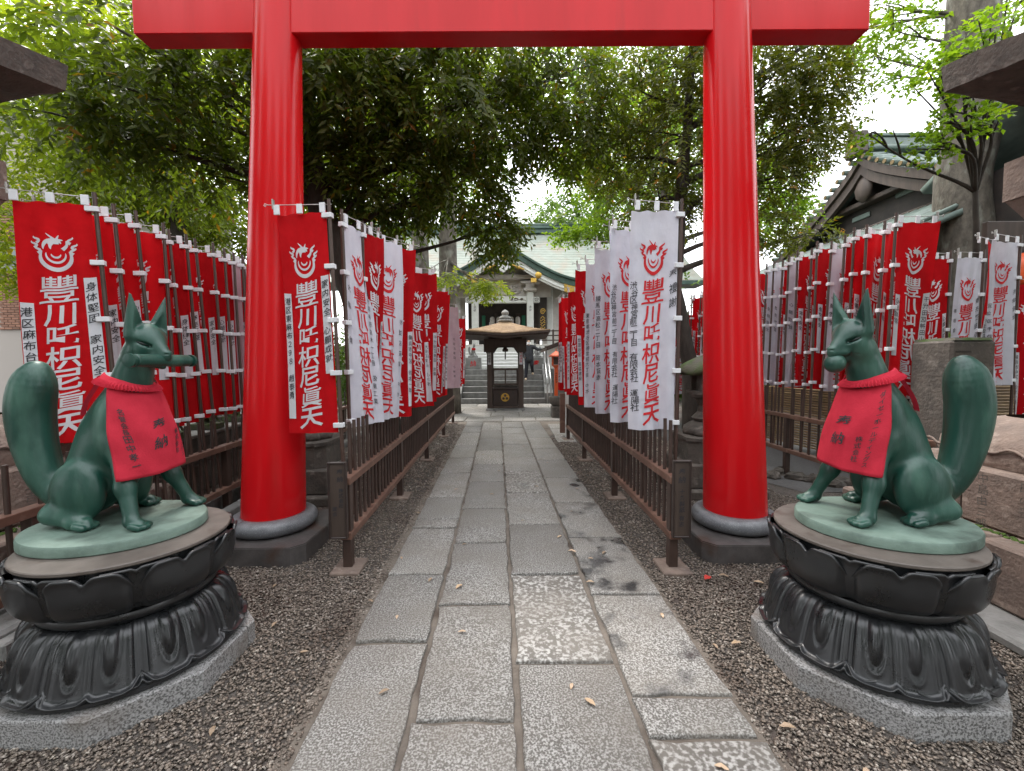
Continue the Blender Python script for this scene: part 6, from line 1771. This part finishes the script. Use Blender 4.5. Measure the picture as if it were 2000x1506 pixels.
tree('broadleaf_tree', 'bright yellow green tree beyond the left outer banners', [(-8.6, 10.8, 0), (-8.5, 10.8, 2.5), (-8.2, 10.7, 5.0), (-7.8, 10.6, 8.0)], [.26, .22, .17, .08], [(-10.32, 9.5, 8.03, 1.5, 1.3, 1.0, 336), (-9.22, 10.0, 8.59, 1.4, 1.3, 0.9, 336), (-10.28, 10.0, 6.45, 1.5, 1.3, 0.9, 392), (-9.11, 10.5, 6.08, 1.4, 1.2, 0.8, 392), (-11.89, 10.5, 5.13, 1.1, 1.0, 0.6, 251), (-7.89, 11.0, 5.65, 1.3, 1.2, 0.7, 336), (-8.0, 10.5, 8.46, 1.3, 1.2, 0.8, 294), (-7.51, 11.5, 7.28, 1.3, 1.2, 0.8, 294), (-13.24, 11.5, 4.26, 0.8, 0.7, 0.45, 140), (-7.79, 12.0, 5.18, 1.1, 1.0, 0.5, 210)], 'leaf_bright', 'bark_dark', leaf=(.17, .062), per=8, seed=25, limb_r=.09, droop=.35, fork=range(5, 15))
tree('broadleaf_tree', 'tall light green tree farther back on the left', [(-8.8, 16.0, 0), (-8.8, 16.0, 4.0), (-8.6, 15.8, 8.0), (-8.2, 15.5, 12.0)], [.34, .28, .22, .08], [(-8.06, 15.0, 8.32, 1.8, 1.5, 1.2, 252), (-9.19, 15.0, 10.88, 2.0, 1.6, 1.2, 252), (-7.53, 16.0, 6.73, 1.6, 1.4, 0.9, 192), (-11.39, 14.0, 9.48, 2.2, 1.8, 1.3, 276), (-13.79, 13.5, 9.68, 2.0, 1.6, 1.2, 240), (-9.65, 14.0, 11.83, 2.2, 1.8, 1.2, 252), (-12.7, 13.0, 11.41, 2.0, 1.7, 1.1, 228), (-7.9, 15.0, 12.88, 2.0, 1.6, 1.2, 228)], 'leaf_bright', 'bark_dark', leaf=(.22, .085), per=8, seed=26, limb_r=.12, droop=.35, fork=range(6, 15))
tree('maple_tree', 'fresh green maple spreading above the right inner banners', [(4.6, 14.2, 0), (4.5, 14.2, 2.5), (4.3, 14.1, 5.0), (4.0, 14.0, 7.5)], [.20, .17, .13, .06], [(2.1, 13.5, 7.74, 1.0, 0.8, 0.4, 324), (2.88, 13.8, 8.19, 0.9, 0.8, 0.35, 270), (3.28, 14.5, 7.36, 1.1, 0.9, 0.5, 342), (2.85, 14.0, 5.95, 0.8, 0.7, 0.25, 198), (4.46, 14.0, 9.39, 1.2, 1.0, 0.6, 324), (1.99, 15.0, 6.01, 0.55, 0.5, 0.18, 117), (7.83, 13.0, 7.11, 1.0, 0.8, 0.45, 270), (8.48, 13.5, 6.31, 0.9, 0.8, 0.4, 234)], 'leaf_maple', 'bark_dark', leaf=(.11, .075), per=8, seed=27, limb_r=.06, droop=.1, maple=True, fork=range(6, 15))
tree('broadleaf_tree', 'round dark tree behind the hall roof, right of the sky gap', [(5.5, 31, 0), (5.5, 31, 4), (5.6, 31, 9), (6.5, 30.5, 14)], [.45, .40, .30, .12], [(3.08, 30.0, 12.16, 2.0, 1.6, 1.0, 165), (7.15, 30.0, 12.48, 3.2, 2.2, 1.7, 260), (9.97, 29.0, 14.44, 3.4, 2.4, 2.0, 280), (6.63, 31.0, 18.17, 2.6, 2.0, 1.6, 180), (3.89, 27.0, 10.31, 1.3, 1.2, 0.5, 90)], 'leaf_far', 'bark_dark', leaf=(.34, .14), per=8, seed=30, limb_r=.16, fork=range(5, 15))
tree('broadleaf_tree', 'broad dark tree behind the hall roof on the left', [(-7, 31, 0), (-7, 31, 4), (-6.8, 31, 9), (-6, 31, 15)], [.45, .40, .30, .12], [(-10.54, 30.0, 12.58, 3.5, 2.4, 2.0, 260), (-6.12, 31.0, 14.35, 3.2, 2.4, 2.0, 260), (-4.24, 31.0, 18.23, 3.2, 2.4, 2.0, 240), (-1.78, 32.0, 15.84, 1.8, 1.8, 1.5, 160), (-8.32, 30.0, 17.04, 3.4, 2.4, 2.0, 240)], 'leaf_far', 'bark_dark', leaf=(.34, .14), per=8, seed=31, limb_r=.16, fork=range(5, 15))
tree('broadleaf_tree', 'tall dark tree behind the maple on the right', [(9, 25, 0), (9, 25, 4), (9, 25, 9), (8.6, 25, 14)], [.45, .40, .30, .12], [(11.33, 24.0, 13.03, 3.2, 2.4, 2.2, 260), (9.7, 25.0, 16.92, 3.2, 2.4, 2.0, 240), (7.35, 26.0, 19.29, 3.0, 2.4, 1.8, 210), (13.67, 24.0, 9.7, 2.4, 2.0, 1.3, 180), (3.7, 28.0, 20.68, 2.6, 2.0, 1.5, 170)], 'leaf_far', 'bark_dark', leaf=(.34, .14), per=8, seed=32, limb_r=.16, fork=range(5, 15))
tree('zelkova_tree', 'huge grey trunk standing before the copper roofed side hall', [(9.85, 9.3, 0), (9.78, 9.3, 2.5), (9.72, 9.3, 5.0), (9.68, 9.25, 8.0), (9.6, 9.2, 11.5)], [.60, .50, .455, .43, .36], [(8.31, 9.6, 8.74, 0.75, 0.7, 0.32, 80), (8.11, 9.8, 8.35, 0.55, 0.5, 0.22, 45), (8.52, 9.6, 7.78, 0.45, 0.5, 0.2, 42), (8.04, 9.5, 9.19, 0.8, 0.8, 0.35, 84), (10.57, 9.5, 8.97, 0.8, 0.8, 0.4, 84), (8.3, 10.5, 9.41, 0.5, 0.5, 0.2, 35)], 'leaf_maple', 'bark_grey', leaf=(.12, .06), per=8, seed=41, limb_r=.07, droop=.2, maple=True, fork=range(12, 20))
tree('young_maple', 'slender maple with sprays of yellow green leaves before the huge trunk', [(7.68, 7.0, 0), (7.62, 7.0, 1.8), (7.50, 6.95, 3.3), (7.30, 6.85, 4.5)], [.06, .052, .045, .032], [(6.8, 6.2, 6.2, 0.55, 0.4, 0.16, 51), (6.46, 6.3, 5.93, 0.5, 0.4, 0.14, 51), (6.27, 6.4, 5.71, 0.4, 0.35, 0.12, 36), (6.46, 6.4, 5.03, 0.42, 0.35, 0.1, 36), (6.9, 6.5, 5.15, 0.38, 0.35, 0.1, 30), (6.27, 6.5, 4.79, 0.35, 0.3, 0.08, 24), (5.59, 6.8, 5.1, 0.3, 0.25, 0.07, 13), (7.07, 6.2, 6.51, 0.45, 0.4, 0.16, 36), (6.66, 6.4, 5.39, 0.3, 0.3, 0.08, 21)], 'leaf_maple', 'bark_dark', leaf=(.085, .055), per=8, seed=42, limb_r=.026, droop=.05, maple=True, fork=range(9, 15))
tree('evergreen_tree', 'unseen evergreen added for shade behind the visitor on the left', [(-8, -6, 0), (-8, -6, 3), (-7.8, -6, 6), (-8, -6, 10)], [.35, .3, .24, .1], [(-10, -6, 3.0, 2.2, 1.5, 1.8, 260), (-6, -6, 3.2, 2.2, 1.5, 1.8, 260), (-8, -6, 6.2, 2.6, 1.8, 1.7, 280), (-10.4, -6, 7.4, 2.2, 1.6, 1.6, 240), (-5.6, -6, 7.6, 2.2, 1.6, 1.6, 240), (-8, -6, 9.6, 2.4, 1.6, 1.5, 240)], 'leaf_oak', 'bark_dark', leaf=(.36, .17), per=8, seed=60, limb_r=.1, fork=range(5, 15))  # trees behind the camera, added unseen to shade the gate front
tree('evergreen_tree', 'unseen evergreen added for shade straight behind the visitor', [(0.5, -10, 0), (0.5, -10, 3), (0.7, -10, 6), (0.5, -10, 10)], [.35, .3, .24, .1], [(-1.5, -10, 3.0, 2.2, 1.5, 1.8, 260), (2.5, -10, 3.2, 2.2, 1.5, 1.8, 260), (0.5, -10, 6.2, 2.6, 1.8, 1.7, 280), (-1.9, -10, 7.4, 2.2, 1.6, 1.6, 240), (2.9, -10, 7.6, 2.2, 1.6, 1.6, 240), (0.5, -10, 9.6, 2.4, 1.6, 1.5, 240)], 'leaf_oak', 'bark_dark', leaf=(.36, .17), per=8, seed=61, limb_r=.1, fork=range(5, 15))
tree('evergreen_tree', 'unseen evergreen added for shade behind the visitor on the right', [(8.5, -6, 0), (8.5, -6, 3), (8.7, -6, 6), (8.5, -6, 10)], [.35, .3, .24, .1], [(6.5, -6, 3.0, 2.2, 1.5, 1.8, 260), (10.5, -6, 3.2, 2.2, 1.5, 1.8, 260), (8.5, -6, 6.2, 2.6, 1.8, 1.7, 280), (6.1, -6, 7.4, 2.2, 1.6, 1.6, 240), (10.9, -6, 7.6, 2.2, 1.6, 1.6, 240), (8.5, -6, 9.6, 2.4, 1.6, 1.5, 240)], 'leaf_oak', 'bark_dark', leaf=(.36, .17), per=8, seed=62, limb_r=.1, fork=range(5, 15))
tree('evergreen_tree', 'unseen evergreen added for shade far out to the left', [(-11, 1, 0), (-11, 1, 3), (-10.8, 1, 6), (-11, 1, 10)], [.35, .3, .24, .1], [(-13, 1, 3.0, 2.2, 1.5, 1.8, 260), (-9, 1, 3.2, 2.2, 1.5, 1.8, 260), (-11, 1, 6.2, 2.6, 1.8, 1.7, 280), (-13.4, 1, 7.4, 2.2, 1.6, 1.6, 240), (-8.6, 1, 7.6, 2.2, 1.6, 1.6, 240), (-11, 1, 9.6, 2.4, 1.6, 1.5, 240)], 'leaf_oak', 'bark_dark', leaf=(.36, .17), per=8, seed=63, limb_r=.1, fork=range(5, 15))  # side trees, added out of view to block low sky light
tree('evergreen_tree', 'unseen evergreen added for shade far out to the right', [(11.5, 1, 0), (11.5, 1, 3), (11.7, 1, 6), (11.5, 1, 10)], [.35, .3, .24, .1], [(9.5, 1, 3.0, 2.2, 1.5, 1.8, 260), (13.5, 1, 3.2, 2.2, 1.5, 1.8, 260), (11.5, 1, 6.2, 2.6, 1.8, 1.7, 280), (9.1, 1, 7.4, 2.2, 1.6, 1.6, 240), (13.9, 1, 7.6, 2.2, 1.6, 1.6, 240), (11.5, 1, 9.6, 2.4, 1.6, 1.5, 240)], 'leaf_oak', 'bark_dark', leaf=(.36, .17), per=8, seed=64, limb_r=.1, fork=range(5, 15))
tree('shrub', 'leafy shrub beside the stone post under the white banner', [(6.05, 6.9, 0), (6.0, 6.9, .6), (6.0, 6.9, 1.2)], [.04, .03, .02], [(6.0, 6.9, 1.75, .55, .5, .5, 300), (6.5, 7.0, 1.9, .5, .5, .5, 260), (5.6, 6.8, 1.2, .4, .4, .4, 160)], 'leaf_far', 'bark_dark', leaf=(.10, .045), per=8, seed=51, limb_r=.02)
tree('shrub', 'low green shrubs behind the bamboo screen', [(4.9, 10.4, 0), (4.9, 10.4, .5), (4.9, 10.4, 1.0)], [.04, .03, .02], [(4.6, 10.4, 1.3, .6, .5, .5, 220), (5.6, 10.2, 1.4, .7, .5, .6, 260), (3.7, 10.6, 1.4, .6, .5, .6, 220)], 'leaf_far', 'bark_dark', leaf=(.12, .05), per=8, seed=52, limb_r=.02)
tree('shrub', 'tall dark hedge of shrubs left of the hall', [(-8.5, 16.5, 0), (-8.5, 16.5, .8), (-8.5, 16.5, 1.6)], [.06, .05, .03], [(-10.5, 16.5, 1.8, 1.5, .8, 1.8, 260), (-8.2, 16.5, 1.9, 1.6, .8, 1.9, 300), (-5.9, 16.7, 1.9, 1.5, .8, 1.9, 280), (-4.2, 16.9, 1.6, 1.0, .7, 1.6, 200), (-13, 16, 2.0, 1.6, .8, 2.0, 240)], 'leaf_far', 'bark_dark', leaf=(.2, .09), per=8, seed=53, limb_r=.03)
tree('shrub', 'tall dark hedge of shrubs right of the hall', [(5.5, 17.5, 0), (5.5, 17.5, .8), (5.5, 17.5, 1.6)], [.06, .05, .03], [(3.6, 17.6, 1.7, 1.1, .7, 1.7, 220), (5.4, 17.6, 2.0, 1.4, .8, 2.0, 300), (7.6, 17.4, 2.2, 1.5, .8, 2.2, 280)], 'leaf_far', 'bark_dark', leaf=(.2, .09), per=8, seed=54, limb_r=.03)

# ------------------------------------------------------------------ fallen leaves
def leaf_card(L, W, seed):
    r = random.Random(seed); m = MB(); P = []
    for i in range(7):
        t = i / 6; w = W * math.sin(PI * min(1, t * .96 + .04)) ** .8 * .5 + .0006
        z = .004 + .010 * math.sin(t * PI) * r.uniform(.6, 1.2)
        P.append([(L * (t - .5), -w, z + .006), (L * (t - .5), 0, z), (L * (t - .5), w, z + .006 * r.uniform(.3, 1.6))])
    m.grid(P); return m
lv = [leaf_card(.075, .030, k).mesh('fallen_leaf', 'fallen_leaf', True) for k in range(5)]
lred = leaf_card(.07, .05, 9).mesh('fallen_leaf', 'red_leaf', True)
spots = [(-.62, 1.95), (-.72, 2.55), (-.95, 2.75), (-.60, 3.0), (-.38, 2.9), (-.9, 3.35), (-.42, 3.6), (.10, 4.15), (.42, 3.75), (.49, 3.45), (.62, 3.32), (.75, 3.42), (.55, 2.95), (.92, 2.55), (.80, 1.56), (1.12, 2.28), (1.25, 2.30), (1.18, 1.75), (.35, 1.88), (.28, 1.98), (-.3, 2.4), (-1.3, 1.75), (-1.45, 2.5), (-1.15, 2.25), (1.55, 3.05), (1.75, 2.95), (-1.7, 2.95), (.3, 5.3), (-.2, 6.1), (.55, 6.6), (-.5, 7.2), (.2, 7.9), (-.7, 5.2), (.8, 5.2), (1.35, 1.55), (2.3, 1.6), (-1.0, 4.4), (-.25, 5.0), (.62, 4.4)]
for i, (x, y) in enumerate(spots):
    on = -.905 + SK * (y - 1.6) < x < 1.06 + SK * (y - 1.6)
    o = link('fallen_leaf', lv[i % 5], None, (x, y, .031 if on else .020), random.uniform(0, 6.28)); s = random.uniform(.5, .9); o.scale = (s, s, s)
    tag(o, 'dry tan leaf lying on the paving stones' if on else 'dry tan leaf lying on the gravel', 'leaf', 'fallen leaves on the paving' if on else 'fallen leaves on the gravel')
o = link('fallen_leaf', lred, None, (1.42, 3.02, .02), .6); tag(o, 'bright red leaf on the gravel beside the foot of the right railing', 'leaf')
if _txt_o.name in COL.objects: COL.objects.unlink(_txt_o)
bpy.data.objects.remove(_txt_o)
bpy.data.curves.remove(_txt)
